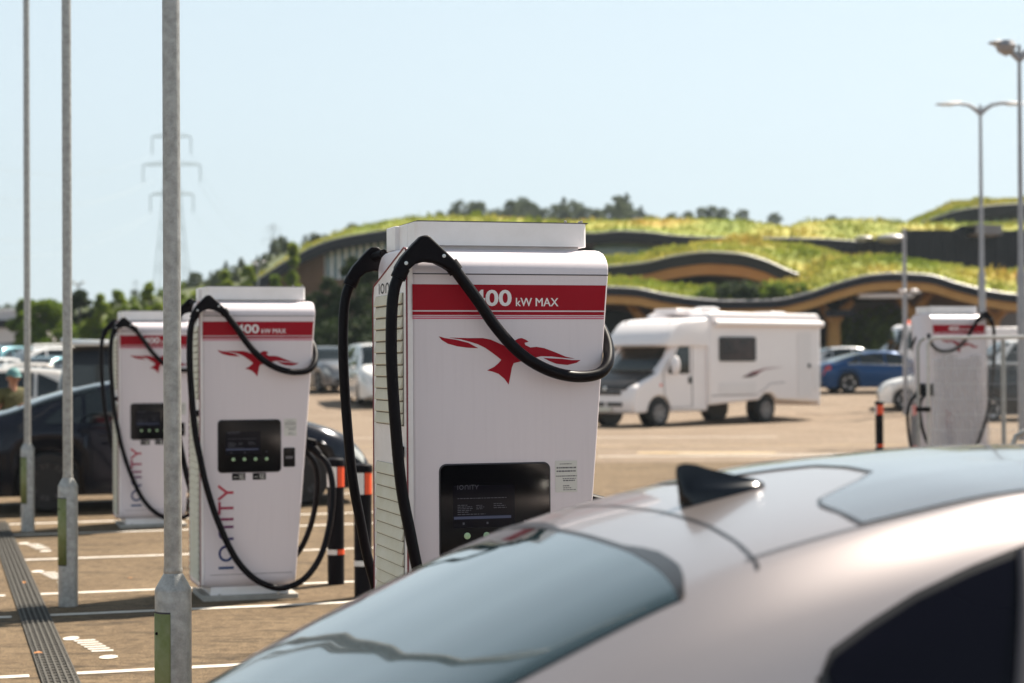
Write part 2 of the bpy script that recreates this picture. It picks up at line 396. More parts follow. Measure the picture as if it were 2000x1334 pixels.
# bay lines
for k in range(-1, 3):
    for j, wv in enumerate((13.5, 14.77, 17.42)):
        ww = wv + 6.52 * (k)
        if ww < 1 or ww > 30: continue
        t0, t1 = -7.5, 5.2
        strip('bay_line', tw(t0, ww), tw(.49, ww), .085, .004, M['line'], seg=4)
        strip('bay_line', tw(.75, ww), tw(t1, ww), .085, .004, M['line'], seg=4)
for a, b, wd, mt in (((1.5, 33.5), (9, 33.2), .16, 'line'), ((2.3, 35.0), (4.8, 34.6), .5, 'line_yellow'), ((3.0, 34.4), (12, 32.6), .12, 'line'),
                     ((-12, 39), (16, 37.5), .12, 'line_yellow'), ((-10, 44), (6, 43.0), .15, 'line'), ((4, 29.6), (5.8, 26.5), .12, 'line')):
    strip('lane_line', Vector((*a, 0)), Vector((*b, 0)), wd, .008, M[mt], seg=4)
# painted plug symbols near the drain
def plug_symbol(t, w_):
    mb = MB()
    for i in range(6):
        w0 = w_ + .095 * i; sh = .05 * i
        a, b, c_, d = tw(t - .02 - sh * .28, w0), tw(t + .11 - sh * .28, w0), tw(t + .11 - sh * .28, w0 + .046), tw(t - .02 - sh * .28, w0 + .046)
        mb.add([(p.x, p.y, .005) for p in (a, b, c_, d)], [(0, 1, 2, 3)])
    c0 = tw(t - .10, w_ + .62)
    mb.add([(c0.x + .05 * math.cos(x) * (1.0), c0.y + .08 * math.sin(x), .005) for x in [2 * PI * i / 12 for i in range(12)]], [tuple(range(12))])
    c0 = tw(t + .06, w_ - .24)
    mb.add([(c0.x + .055 * math.cos(x), c0.y + .07 * math.sin(x), .005) for x in [2 * PI * i / 12 for i in range(12)]], [tuple(range(12))])
    tag(mb.build('road_marking', M['line'], smooth=False), kind='structure')
for wv in (11.68, 15.78, 18.42): plug_symbol(.91, wv)
# slotted drain channel
def drain():
    root = empty('drain_channel', tw(.645, 11), AA, 'long grey slotted metal drain channel set in the asphalt beside the poles', 'drain')
    mb = MB()
    for i in range(-14, 30): mb.box(-.09, .09, i * .5 + .004, i * .5 + .496, .000, .011)
    mb.build('channel_bed', M['drain'], root, smooth=False)
    gb = MB()
    for xx in (-.075, -.040, -.005, .030, .065): gb.box(xx, xx + .012, -7, 15, .011, .017)
    for i in range(-70, 150): gb.box(-.085, .085, i * .1, i * .1 + .012, .011, .0155)
    gb.build('grating', M['drain_bar'], root, smooth=False)
    eb = MB(); eb.box(-.10, -.092, -7, 15, 0, .012); eb.box(.092, .10, -7, 15, 0, .012); eb.build('channel_edge', M['drain_bar'], root, smooth=False)
M['drain'] = mat('dirty_drain_bed', (.016, .014, .012), .95, noise=(22, .2, (.045, .040, .032)), bump=(80, .6))
M['drain_bar'] = mat('worn_drain_grating', (.030, .027, .022), .8, .0, noise=(30, .2, (.075, .066, .054)), bump=(80, .3))
drain()
M['dry_leaf'] = mat('dry_orange_leaf', (.45, .18, .05), .8)
for i, (x_, y_, lb) in enumerate(((75, 1280, 'curled orange leaf lying on the drain channel nearest the camera'), (48, 1141, 'small orange leaf lying on the drain channel near the middle pole'), (253, 1134, 'single dry leaf on the asphalt between the two nearer poles'))):
    d = CAMZ * F / (y_ - 714); p = px(x_, y_, d)
    lv = MB().add([(-.026, -.01, 0), (0, -.018, .006), (.028, 0, .002), (0, .015, .01), (-.023, .006, .005)], [(0, 1, 2, 3, 4)]).build('fallen_leaf', M['dry_leaf'])
    lv.location = (p.x, p.y, .02); lv.rotation_euler.z = i * 1.3; tag(lv, lb, 'leaf')

# ------------------------------------------------------------------ charging stations
def gradient_mat():
    ma = mat('blue_to_red_vinyl', (.3, .02, .1), .45); n = ma.node_tree; b = n.nodes['Principled BSDF']; tc = n.nodes['Texture Coordinate']
    sp = n.nodes.new('ShaderNodeSeparateXYZ'); n.links.new(tc.outputs['Object'], sp.inputs[0])
    mr = n.nodes.new('ShaderNodeMapRange'); mr.inputs['From Min'].default_value = .23; mr.inputs['From Max'].default_value = .84
    n.links.new(sp.outputs['Z'], mr.inputs['Value'])
    cr = n.nodes.new('ShaderNodeValToRGB'); cr.color_ramp.elements[0].color = (.010, .055, .17, 1); cr.color_ramp.elements[1].color = (.46, .03, .055, 1)
    e = cr.color_ramp.elements.new(.42); e.color = (.035, .015, .12, 1); e = cr.color_ramp.elements.new(.68); e.color = (.30, .012, .06, 1)
    n.links.new(mr.outputs[0], cr.inputs[0]); n.links.new(cr.outputs[0], b.inputs['Base Color']); return ma
M['gradient'] = gradient_mat()
def grime_white():
    """white coat with faint vertical rain streaks"""
    ma = mat('streaked_white_coat', (.74, .68, .68), .36, bump=(160, .02)); n = ma.node_tree; b = n.nodes['Principled BSDF']; tc = n.nodes['Texture Coordinate']
    mp = n.nodes.new('ShaderNodeMapping'); mp.inputs['Scale'].default_value = (38, 38, 1.6); n.links.new(tc.outputs['Object'], mp.inputs[0])
    t = n.nodes.new('ShaderNodeTexNoise'); t.inputs['Scale'].default_value = 1.6; t.inputs['Detail'].default_value = 5; n.links.new(mp.outputs[0], t.inputs['Vector'])
    cr = n.nodes.new('ShaderNodeValToRGB'); cr.color_ramp.elements[0].position = .28; cr.color_ramp.elements[1].position = .50
    cr.color_ramp.elements[0].color = (.67, .605, .635, 1); cr.color_ramp.elements[1].color = (.69, .625, .655, 1)
    n.links.new(t.outputs['Fac'], cr.inputs[0]); n.links.new(cr.outputs[0], b.inputs['Base Color']); return ma
M['white_streak'] = grime_white()
def sheet_mat():
    ma = bpy.data.materials.new('thin_plastic_sheet'); ma.use_nodes = True; n = ma.node_tree; b = n.nodes['Principled BSDF']; o = n.nodes['Material Output']
    b.inputs['Base Color'].default_value = (.62, .60, .61, 1); b.inputs['Roughness'].default_value = .35
    t = n.nodes.new('ShaderNodeBsdfTransparent'); mx = n.nodes.new('ShaderNodeMixShader'); mx.inputs[0].default_value = .42
    n.links.new(t.outputs[0], mx.inputs[1]); n.links.new(b.outputs[0], mx.inputs[2]); n.links.new(mx.outputs[0], o.inputs['Surface']); return ma
M['sheet'] = sheet_mat()
DEP = .62
def zx(px_): return (px_ - 805) / 450.
def zz(py_): return 1.727 - (py_ - 708) / 481.
def Z1(X, Y):   # from enlarged reading of the nearest unit to the face plane
    return zx(650 + X / 3.3333), zz(400 + Y / 3.3333)
BIRD = [[(745, 858), (860, 862), (960, 862), (1010, 872), (1060, 895), (1100, 914), (1126, 922), (1137, 903), (1160, 880), (1185, 866), (1206, 862), (1232, 872), (1252, 886), (1240, 891), (1226, 893), (1230, 908), (1262, 924), (1300, 920), (1350, 928), (1420, 955), (1490, 985), (1552, 1000), (1480, 994), (1400, 984), (1330, 982), (1250, 1000), (1200, 1015), (1155, 1026), (1143, 1055), (1134, 1105), (1122, 1166), (1096, 1128), (1058, 1095), (1020, 1080), (985, 1072), (1030, 1050), (1060, 1024), (1076, 1004), (1050, 982), (1015, 955), (975, 926), (930, 903), (880, 886), (820, 870)],
        [(683, 850), (720, 861), (800, 874), (870, 893), (932, 928), (860, 924), (800, 915), (740, 898), (702, 874)],
        [(1345, 992), (1400, 996), (1470, 1000), (1530, 1008), (1587, 1008), (1560, 1026), (1500, 1040), (1430, 1032), (1380, 1012)]]
def charger(loc, rz, label, group, mirror=False, wrapped=False):
    root = empty('charging_station', loc, rz, label, 'electric car charger', group)
    mi = (lambda x: .84 - x) if mirror else (lambda x: x)
    XL = 0.0
    def xr(z): return .84 - .155 * max(0, (2.10 - z)) / 1.95
    def P(x, y, z):   # mirrored geometry helper
        return (mi(x), y, z)
    def part(mb, name, m_, parent=root, **k): return mb.build(name, m_, parent, **k)
    # body: side profile swept across, the right edge leaning in towards the foot
    r = .17
    prof = [(0.0, .20), (0.0, 1.2), (0.0, 2.085)] + [(r - r * math.cos(a), 2.088 + .112 * math.sin(a)) for a in [PI / 2 * i / 8 for i in range(9)]]
    top = [(DEP - y, z) for y, z in prof[::-1]]
    bot = [(DEP - (.07 - .07 * math.cos(a)), .17 - .08 * math.sin(a)) for a in [PI / 2 * i / 5 for i in range(6)]]
    bot2 = [(.07 - .07 * math.cos(a), .17 - .08 * math.sin(a)) for a in [PI / 2 * i / 5 for i in range(5, -1, -1)]]
    ring = prof + top + bot + bot2
    inset = lambda p, e: (min(max(p[0], e), DEP - e), min(p[1], 2.2 - e) if p[1] > 1 else max(p[1], .09 + e))
    mb = MB(); rows = []
    for e, fx in ((.012, 0), (.004, .004), (0, .012)):
        rows.append([P(XL + .004 + fx, *inset(p, e)) for p in ring])
    for e, fx in ((0, .012), (.004, .004), (.012, 0)):
        rows.append([P(xr(p[1]) - fx, *inset(p, e)) for p in ring])
    mb.grid(rows, True); nn = len(ring); mb.f.append(tuple(range(nn))); mb.f.append(tuple(5 * nn + i for i in range(nn)))
    part(mb, 'body', M['white_streak'], ang=40)
    # seams
    for yy in (-.0015, DEP - .0005):
      s = MB(); s.box(*sorted((mi(.006), mi(xr(2.09) - .004))), yy, yy + .002, 2.086, 2.0905); part(s, 'panel_seam', M['seam'], smooth=False)
      s = MB(); s.box(*sorted((mi(.05), mi(xr(.19) - .03))), yy, yy + .002, .188, .191); part(s, 'panel_seam', M['seam'], smooth=False)
    # plinth
    p = MB(); p.box(*sorted((mi(.06), mi(.64))), .04, DEP - .04, .03, .095); part(p, 'pedestal', M['white_old'], bevel=.006)
    p = MB(); p.box(*sorted((mi(.0), mi(.70))), -.02, DEP + .02, -.02, .035); part(p, 'base_plate', M['concrete'], bevel=.006)
    for xx in (.12, .55): part(MB().lathe([(.012, 0), (.012, .015), (.0, .015)], 8, (mi(xx), -.005, .035)), 'bolt', M['steel'])
    # louvred side panel
    sp = MB(); out_ = [(.006, .20), (.02, .12), (.05, .10), (.57, .10), (.60, .12), (.615, .20), (.615, 2.02), (.60, 2.06), (.05, 2.195), (.02, 2.19), (.006, 2.16)]
    sp.prism(out_, lambda q: P(-.018, *q), lambda q: P(.006, *q))
    side = part(sp, 'side_panel', M['white_old'], smooth=False)
    rl = MB(); pts = [P(-.0185, *q) for q in out_] + [P(-.0185, *out_[0])]
    rl.tube(pts, .004, 6, cap=False); part(rl, 'panel_edge', M['red_line'], side)
    dk = MB()
    for z0, z1 in ((1.475, 2.015), (.14, 1.315)): dk.box(*sorted((mi(-.0205), mi(-.016))), .065, .555, z0, z1)
    part(dk, 'louvre_recess', M['louvre_deep'], side, smooth=False)
    lv = MB()
    for z0, z1 in ((1.475, 2.015), (.14, 1.315)):
        n_ = int((z1 - z0) / .049)
        for i in range(n_):
            za = z0 + (z1 - z0) * i / n_; h_ = (z1 - z0) / n_
            q = [(-.0206, za + h_ * .985), (-.0225, za + h_ * .90), (-.031, za + h_ * .14), (-.0285, za + h_ * .09), (-.0206, za + h_ * .18)]
            lv.prism(q, lambda t_: P(t_[0], .067, t_[1]), lambda t_: P(t_[0], .553, t_[1]))
    part(lv, 'louvre', M['louvre'], side, ang=25)
    lt = MB(); lt.box(*sorted((mi(-.045), mi(-.018))), .06, .17, 1.35, 1.395); part(lt, 'latch', M['black'], side, bevel=.004)
    V, Fc, L = wordmark(.044, .007); kx = .36 / L; t_ = MB()
    for dx_ in (0,): t_.add([(mi(-.0195), (.50 - v[0] * kx) if not mirror else (.12 + v[0] * kx), 2.005 + v[1] + .018) for v in V], Fc)
    part(t_, 'wordmark_small', M['seam'], side, smooth=False, fix=False)
    # top canopy tray
    cp = MB(); c0, c1 = .05, .79
    poly = rrect(c0 if not mirror else .84 - c1, c1 if not mirror else .84 - c0, .125, DEP - .05, .03, 5)
    cp.prism(poly, lambda q: (q[0], q[1], 2.212), lambda q: (q[0], q[1], 2.308))
    cn = part(cp, 'canopy', M['white_old'], ang=50)
    for y0, y1, xo in ((.14, .25, .005), (.26, .40, -.005), (.41, DEP - .055, -.022)):
        bx = MB(); bx.box(*sorted((mi(.052 + xo), mi(.075 + xo))), y0, y1, 2.206, 2.308); part(bx, 'canopy_end_panel', M['white_old'], cn, bevel=.004)
    tp = MB(); tp.box(*sorted((mi(.06), mi(.795))), 0.135, DEP - .06, 2.3085, 2.3135); part(tp, 'canopy_top_plate', M['seam'], cn, smooth=False)
    sb = MB(); sb.box(*sorted((mi(.09), mi(.76))), .16, DEP - .14, 2.196, 2.213); part(sb, 'canopy_support', M['white_old'], cn, smooth=False)
    for xx, yy in ((.77, .145), (.775, .18), (.70, .145)): part(MB().lathe([(.006, 0), (.007, .008), (0, .010)], 8, (mi(xx), yy, 2.3135)), 'canopy_bolt', M['steel'], cn)
    for face in (0, 1):
        if face == 1 : fy = lambda e: DEP + e; fxm = lambda x: .84 - x
        else: fy = lambda e: -e; fxm = lambda x: x
        # the face's own left edge is where its body edge begins
        lo = (lambda x: x)
        def FX(x, z=None):
            # graphics run left to right as read; on leaning side squeeze in
            if (mirror != (face == 1)):      # leaning edge on the reader's left
                x = x + .155 * max(0, 2.10 - (z if z is not None else 1.2)) / 1.95 * .9
            return fxm(x)
        def quad(x0, x1, z0, z1, e): return [(FX(x0, z0), fy(e), z0), (FX(x1, z0), fy(e), z0), (FX(x1, z1), fy(e), z1), (FX(x0, z1), fy(e), z1)]
        def rq(name, x0, x1, z0, z1, m_, e, parent=root, **k):
            return MB().add(quad(x0, x1, z0, z1, e), [(0, 1, 2, 3)]).build(name, m_, parent, smooth=False, fix=False, **k)
        redge = (lambda z: xr(z) - .010) if (mirror == (face == 1)) else (lambda z: .832 - .155 * max(0, 2.10 - z) / 1.95 * .9)
        band = MB()
        for z0, z1 in ((1.942, 2.046), (1.923, 1.9365)):
            band.add([(FX(.003, z0), fy(.0012), z0), (FX(redge(z0), z0), fy(.0012), z0), (FX(redge(z1), z1), fy(.0012), z1), (FX(.003, z1), fy(.0012), z1)], [(0, 1, 2, 3)])
        bnd = band.build('red_band', M['red'], root, smooth=False, fix=False)
        st = MB()
        for z0, z1 in ((1.9155, 1.9195), (1.9065, 1.9125)):
            st.add([(FX(.003, z0), fy(.0012), z0), (FX(redge(z0), z0), fy(.0012), z0), (FX(redge(z1), z1), fy(.0012), z1), (FX(.003, z1), fy(.0012), z1)], [(0, 1, 2, 3)])
        st.build('pinstripe', M['pink_vinyl'], bnd, smooth=False, fix=False)
        tx = MB()
        for body, size, ox, bold in (('400', .092, .250, .0022), ('kW MAX', .0475, .436, .0008)):
            vs, fs = T400[body]
            tx.add([(FX(ox + v[0], 2.0), fy(.002), 1.959 + v[1]) for v in vs], fs)
            if body != '400': tx.add([(FX(ox + v[0] + .0014, 2.0), fy(.0021), 1.959 + v[1]) for v in vs], fs)
        tx.build('power_rating_text', M['white_vinyl'], bnd, smooth=False, fix=False)
        bd = MB()
        for poly in BIRD:
            pp = [Z1(*q) for q in poly]; bd.add([(FX(a, 1.75), fy(.0012), b_) for a, b_ in pp], [tuple(range(len(pp)))])
        bo = bd.build('bird_emblem', M['red'], root, smooth=False, fix=False)
        bm = bmesh.new(); bm.from_mesh(bo.data); bmesh.ops.triangulate(bm, faces=bm.faces, ngon_method='EAR_CLIP'); bm.to_mesh(bo.data); bm.free()
        if not wrapped:
            # display
            pl = rrect(.115, .573, .940, 1.318, .026)
            ds = MB().prism(pl, lambda q: (FX(q[0]), fy(.0005), q[1]), lambda q: (FX(q[0]), fy(.006), q[1])).build('display', M['glass_black'], root, ang=30)
            gz = MB().prism(rrect(.109, .579, .934, 1.324, .03), lambda q: (FX(q[0]), fy(-.001), q[1]), lambda q: (FX(q[0]), fy(.0015), q[1])).build('display_gasket', M['seam'], ds, ang=30)
            rq('screen', .165, .425, 1.065, 1.235, M['scr_area'], .0065, ds)
            V, Fc, L = wordmark(.0185, .0026)
            MB().add([(FX(.184 + v[0] * .088 / L), fy(.0072), 1.219 + v[1]) for v in V], Fc).build('screen_wordmark', M['scr_text'], ds, smooth=False, fix=False)
            rq('screen_bar', .169, .409, 1.100, 1.111, M['scr_bar'], .0072, ds)
            tl = MB()
            rr = random.Random(3)
            for (x0, x1, z0) in ((.184, .39, 1.182), (.184, .225, 1.155), (.184, .245, 1.148), (.184, .25, 1.141), (.184, .24, 1.134), (.184, .23, 1.127), (.262, .290, 1.153), (.262, .296, 1.146), (.262, .29, 1.139), (.335, .372, 1.158), (.335, .385, 1.150), (.335, .39, 1.142), (.184, .275, 1.118), (.28, .30, 1.118)):
                xx = x0
                while xx < x1:
                    wl = rr.uniform(.005, .016); tl.add(quad(xx, min(x1, xx + wl), z0, z0 + .0028, .0073), [(0, 1, 2, 3)]); xx += wl + .003
            for (x0, z0) in ((.205, 1.078), (.305, 1.078), (.465, 1.082)): tl.add(quad(x0, x0 + .008, z0, z0 + .009, .0073), [(0, 1, 2, 3)])
            tl.build('screen_text', M['scr_text'], ds, smooth=False, fix=False)
            for xx in (.2236, .305, .387, .469):
                MB().lathe([(.0135, 0), (.0135, .004), (.010, .006), (0, .0065)], 16, (FX(xx), fy(.006), 1.0326), 'y' if face == 1 else 'y').build('button', M['button'], ds) if face == 1 else \
                    MB().lathe([(.0135, 0), (.0135, -.004), (.010, -.006), (0, -.0065)], 16, (FX(xx), fy(.006), 1.0326), 'y').build('button', M['button'], ds)
            # sticker, reader, tags
            sk = rq('information_sticker', .600, .695, 1.198, 1.327, M['sticker'], .0012)
            ik = MB()
            for z0, a, b_, hh in ((1.312, .62, .672, .003), (1.295, .606, .69, .006), (1.281, .606, .688, .006), (1.262, .604, .692, .004), (1.252, .632, .688, .003), (1.243, .634, .684, .005), (1.222, .634, .66, .004), (1.214, .634, .67, .003), (1.206, .634, .688, .003)):
                xx = a
                while xx < b_:
                    wl = rr.uniform(.004, .012); ik.add(quad(xx, min(b_, xx + wl), z0, z0 + hh, .0018), [(0, 1, 2, 3)]); xx += wl + .0022
            ik.build('sticker_text', M['ink'], sk, smooth=False, fix=False)
            rd = MB().prism(rrect(.595, .682, .970, 1.112, .010), lambda q: (FX(q[0], 1.05), fy(-.001), q[1]), lambda q: (FX(q[0], 1.05), fy(.004), q[1])).build('card_reader', M['glass_black'], root, ang=30)
            rq('reader_slot', .612, .665, 1.03, 1.05, M['ink'], .0048, rd)
            for x0 in (.214, .366):
                tg = rq('payment_tag', x0, x0 + .098, .880, .930, M['black'], .0012)
                ik = MB()
                for z0, a, b_ in ((.916, .05, .09), (.906, .05, .085), (.896, .05, .09), (.886, .06, .088), (.90, .01, .04)):
                    ik.add(quad(x0 + a, x0 + b_, z0, z0 + .004, .0018), [(0, 1, 2, 3)])
                ik.build('tag_text', M['sticker'], tg, smooth=False, fix=False)
        V, Fc, L = wordmark(.112, .0185); kx = .612 / L
        MB().add([(FX(.224 - v[1], .3) if (mirror == (face == 1)) else FX(.224 - v[1] - .02, .55), fy(.0012), .229 + v[0] * kx) for v in V], Fc).build('wordmark', M['gradient'], root, smooth=False, fix=False)
        if wrapped:
            sr = random.Random(9); rows = []
            for i in range(41):
                z = 1.60 - 1.54 * i / 40; row = []
                for j in range(61):
                    x = -.04 + .90 * j / 60; x2 = x if not mirror else x
                    row.append((fxm(x if mirror != (face == 1) else x) , fy(.055 + .024 * math.sin(j * 1.3 + 2.0 * math.sin(i * .13)) + .010 * math.sin(j * .47 + i * .21) + .006 * math.sin(j * 2.9 - i * .5)), z - .03 * math.sin(j * .21 + 1)))
                rows.append(row)
            MB().grid(rows).build('wrinkled_sheet', M['sheet'], root, ang=80, fix=False)
        # hose bracket and hose; both hang at the louvred side
        g = (lambda y: y) if face == 0 else (lambda y: DEP - y)
        dxh = 0.0 if face == 0 else -.035
        H = MB()
        def Q(x, y, z): return (mi(x + dxh), g(y), z)
        cen = [(-.070, -.065, 2.085), (-.045, -.065, 2.125), (-.005, -.065, 2.165), (.035, -.065, 2.180), (.080, -.065, 2.165), (.120, -.065, 2.140), (.150, -.065, 2.118)]
        wd_ = [.027, .031, .040, .046, .040, .032, .027]
        outer = [(-.088, 2.105), (-.060, 2.150), (-.010, 2.205), (.022, 2.236), (.050, 2.238), (.085, 2.205), (.130, 2.165), (.166, 2.130), (.142, 2.092), (.110, 2.112), (.075, 2.128), (.035, 2.132), (-.005, 2.122), (-.030, 2.100), (-.048, 2.068)]
        H.prism(outer, lambda q: Q(q[0], -.095, q[1]), lambda q: Q(q[0], -.035, q[1]))
        hb = part(H, 'hose_bracket', M['black'], bevel=.010, ang=50)
        st2 = MB(); st2.tube([Q(.03, -.06, 2.19), Q(.06, .03, 2.20)], .022, 10); part(st2, 'bracket_arm', M['black'], hb)
        for xx, zz_ in ((-.045, 2.125), (.110, 2.155)):
            sc_ = MB(); sc_.lathe([(.0075, 0), (.0075, -.004), (0, -.005)] if face == 0 else [(.0075, 0), (.0075, .004), (0, .005)], 10, Q(xx, -.094, zz_), 'y')
            part(sc_, 'bracket_screw', M['steel'], hb)
        left = [(-.055, -.066, 2.10), (-.085, -.068, 2.03), (-.098, -.07, 1.93), (-.100, -.07, 1.75), (-.088, -.07, 1.52), (-.064, -.07, 1.25), (-.03, -.075, 1.06), (.012, -.08, .86), (.09, -.085, .61), (.21, -.09, .34), (.34, -.09, .18), (.48, -.09, .10), (.60, -.09, .09), (.74, -.07, .15), (.87, .0, .30), (.95, .06, .52), (.985, .10, .78), (.955, .14, .97), (.86, .17, 1.075)]
        right = [(.148, -.066, 2.122), (.19, -.07, 2.065), (.25, -.075, 1.985), (.33, -.08, 1.87), (.43, -.085, 1.765), (.54, -.09, 1.70), (.655, -.085, 1.672), (.76, -.07, 1.68), (.818, -.035, 1.722), (.846, .03, 1.79), (.843, .09, 1.86), (.825, .13, 1.91)]
        hs_ = MB(); hs_.tube(spline([Q(*q) for q in left], 7), .0235 if face == 0 else .022, 14); hs_.tube(spline([Q(*q) for q in right], 7), .0235 if face == 0 else .022, 14)
        hose = part(hs_, 'charging_hose', M['rubber'], ang=60)
        for qa, qb in ((Q(-.052, -.066, 2.108), Q(-.072, -.067, 2.066)), (Q(.143, -.066, 2.128), Q(.168, -.068, 2.095))): part(MB().tube([qa, qb], .031, 14), 'hose_cuff', M['black'], hose)
        pg = MB(); pg.tube([Q(.90, .16, 1.045), Q(.86, .17, 1.09), Q(.80, .18, 1.12), Q(.745, .19, 1.125)], [.026, .034, .036, .04], 12)
        pg.tube([Q(.87, .17, 1.09), Q(.86, .16, 1.15), Q(.79, .17, 1.165), Q(.77, .18, 1.13)], [.018, .018, .02, .02], 10)
        part(pg, 'charging_plug', M['black'], root)
        hd = MB(); xb = xr(1.12); hd.box(*sorted((mi(xb - .01), mi(xb + .035))), *sorted((g(.10), g(.28))), 1.05, 1.22); part(hd, 'plug_holster', M['black'], root, bevel=.012)
    # red reflector line down the front left edge
    return root
T400 = {}
for body, size, hh, bold, wdt in (('400', .09, .0665, .0022, .168), ('kW MAX', .046, .034, .0, .181)):
    vs, fs = text_mb(body, size, 0, bold); a = np.array(vs)
    a = a - a.min(0); ks = hh / a[:, 1].max(); kw = wdt / a[:, 0].max()
    T400[body] = ([(q[0] * kw, q[1] * ks) for q in a], fs)
GRP = 'white electric car chargers with black hoses'
c1 = charger(tw(1.82, 7.37), AA, 'nearest and largest white 400 kW charger, its foot hidden by the pearl silver car', GRP)
def put_charger(t, w_, label):
    c = copy_tree(c1); p = tw(t, w_); c.location = (p.x, p.y, zg(p.y)); c['label'] = label; return c
put_charger(1.86, 13.92, 'middle-sized white 400 kW charger between the nearest steel column and two banded bollards')
put_charger(1.86, 20.44, 'farthest left white 400 kW charger, partly behind the nearest steel column')
pR = px(1822, 800, 26.5)
cR = charger((pR.x, pR.y, .185), AA, 'white charger behind the wire mesh fence panel on the right', GRP, mirror=True, wrapped=True)

# ------------------------------------------------------------------ bollards
def bollard(p, label, rz=0, first=[]):
    if first:
        c = copy_tree(first[0]); c.location = p; c.rotation_euler.z = rz; c['label'] = label; return c
    root = empty('bollard', p, rz, label, 'bollard', 'black bollards with white and orange bands')
    MB().lathe([(.068, -.02), (.066, .0), (.066, .94)], 28).build('post', M['black'], root)
    MB().lathe([(.070, .925), (.074, .93), (.075, .955), (.070, .978), (.05, .990), (0, .994)], 28).build('cap', M['black'], root)
    for z0, z1 in ((.765, .925), (.235, .275)):
        for k, (a0, a1, mt) in enumerate(((-1.25, .80, 'orange'), (2.0, 4.95, 'refl_white'))):
            n_ = 14
            rows = [[(.0675 * math.cos(a0 + (a1 - a0) * i / n_), .0675 * math.sin(a0 + (a1 - a0) * i / n_), z) for i in range(n_ + 1)] for z in (z0, z1)]
            MB().grid(rows).build('orange_band' if mt == 'orange' else 'white_band', M[mt], root)
    first.append(root); return root
for t, w_, lb in ((3.0, 14.67, 'bollard with white and orange bands just right of the middle charger, wrapped by its hose'),
                  (3.02, 13.77, 'bollard with orange band half hidden behind the hose of the nearest charger'),
                  (3.0, 7.25, 'bollard hidden behind the body of the nearest charger'), ):
    if 'hidden behind the body' in lb: continue
    bollard(tw(t, w_), lb)
for x_, d, lb in ((1717, 31.2, 'lone black bollard with orange top band standing on the pale road right of the motorhome'),
                  (1786, 30.4, 'black bollard with orange top band touching the left edge of the mesh fence')):
    p = px(x_, 783, d); bollard((p.x, p.y, p.z - .99), lb, -1.1)

# ------------------------------------------------------------------ galvanised columns
def column_post(x_, d, label, ybase=None, turn=0.0, h=8.0):
    p = px(x_, 1100, d)
    root = empty('steel_column', (p.x, p.y, 0), turn, label, 'pole', 'galvanised steel columns beside the drain')
    MB().lathe([(.070, -.1), (.070, .86), (.068, .868), (.036, .925), (.034, .935)], 32).build('base_sleeve', M['galv'], root, ang=50)
    MB().lathe([(.0345, .93), (.0335, 4), (.029, h), (.0, h + .01)], 24).build('shaft', M['galv'], root)
    ring = MB(); ring.lathe([(.0355, .925), (.0375, .93), (.0355, .945)], 24); ring.build('weld_collar', M['galv'], root)
    # service door, curved with the sleeve, with an algae film
    a0, a1, n_ = -2.75, -1.55, 10
    def rw(z0, z1, r_): return [[(r_ * math.cos(a0 + (a1 - a0) * i / n_), r_ * math.sin(a0 + (a1 - a0) * i / n_), z) for i in range(n_ + 1)] for z in (z0, z1)]
    dr = MB().grid(rw(.30, .775, .0735)).build('service_door', M['galv_green'], root, solid=.003)
    MB().grid(rw(.293, .782, .0712)).build('door_gap', M['seam'], dr)
    lk = MB().lathe([(.006, 0), (.006, -.004), (0, -.004)], 10, (.0735 * math.cos(-2.4), .0735 * math.sin(-2.4), .70), 'y').build('door_lock', M['black'], dr)
    tag(dr, 'green stained service door')
    return root
column_post(54.5, 19.8, 'thinnest and farthest of the bare galvanised steel columns, at the left edge', turn=.1)
column_post(133, 13.65, 'middle bare galvanised steel column beside the drain, between the thinner and thicker ones', turn=.05)
column_post(338, 7.32, 'thickest and nearest galvanised steel column with green stained service door')
# ------------------------------------------------------------------ cars
PAINTS = {}
M['chrome'] = mat('polished_chrome', (.75, .75, .75), .12, 1.0)
def paint(name, col, metal=.35, rough=.28):
    if name not in PAINTS: PAINTS[name] = mat(name + '_paint', col, rough, metal, coat=.8 if sum(col) > .4 else .25, spec=.5 if sum(col) > .4 else .3)
    return PAINTS[name]
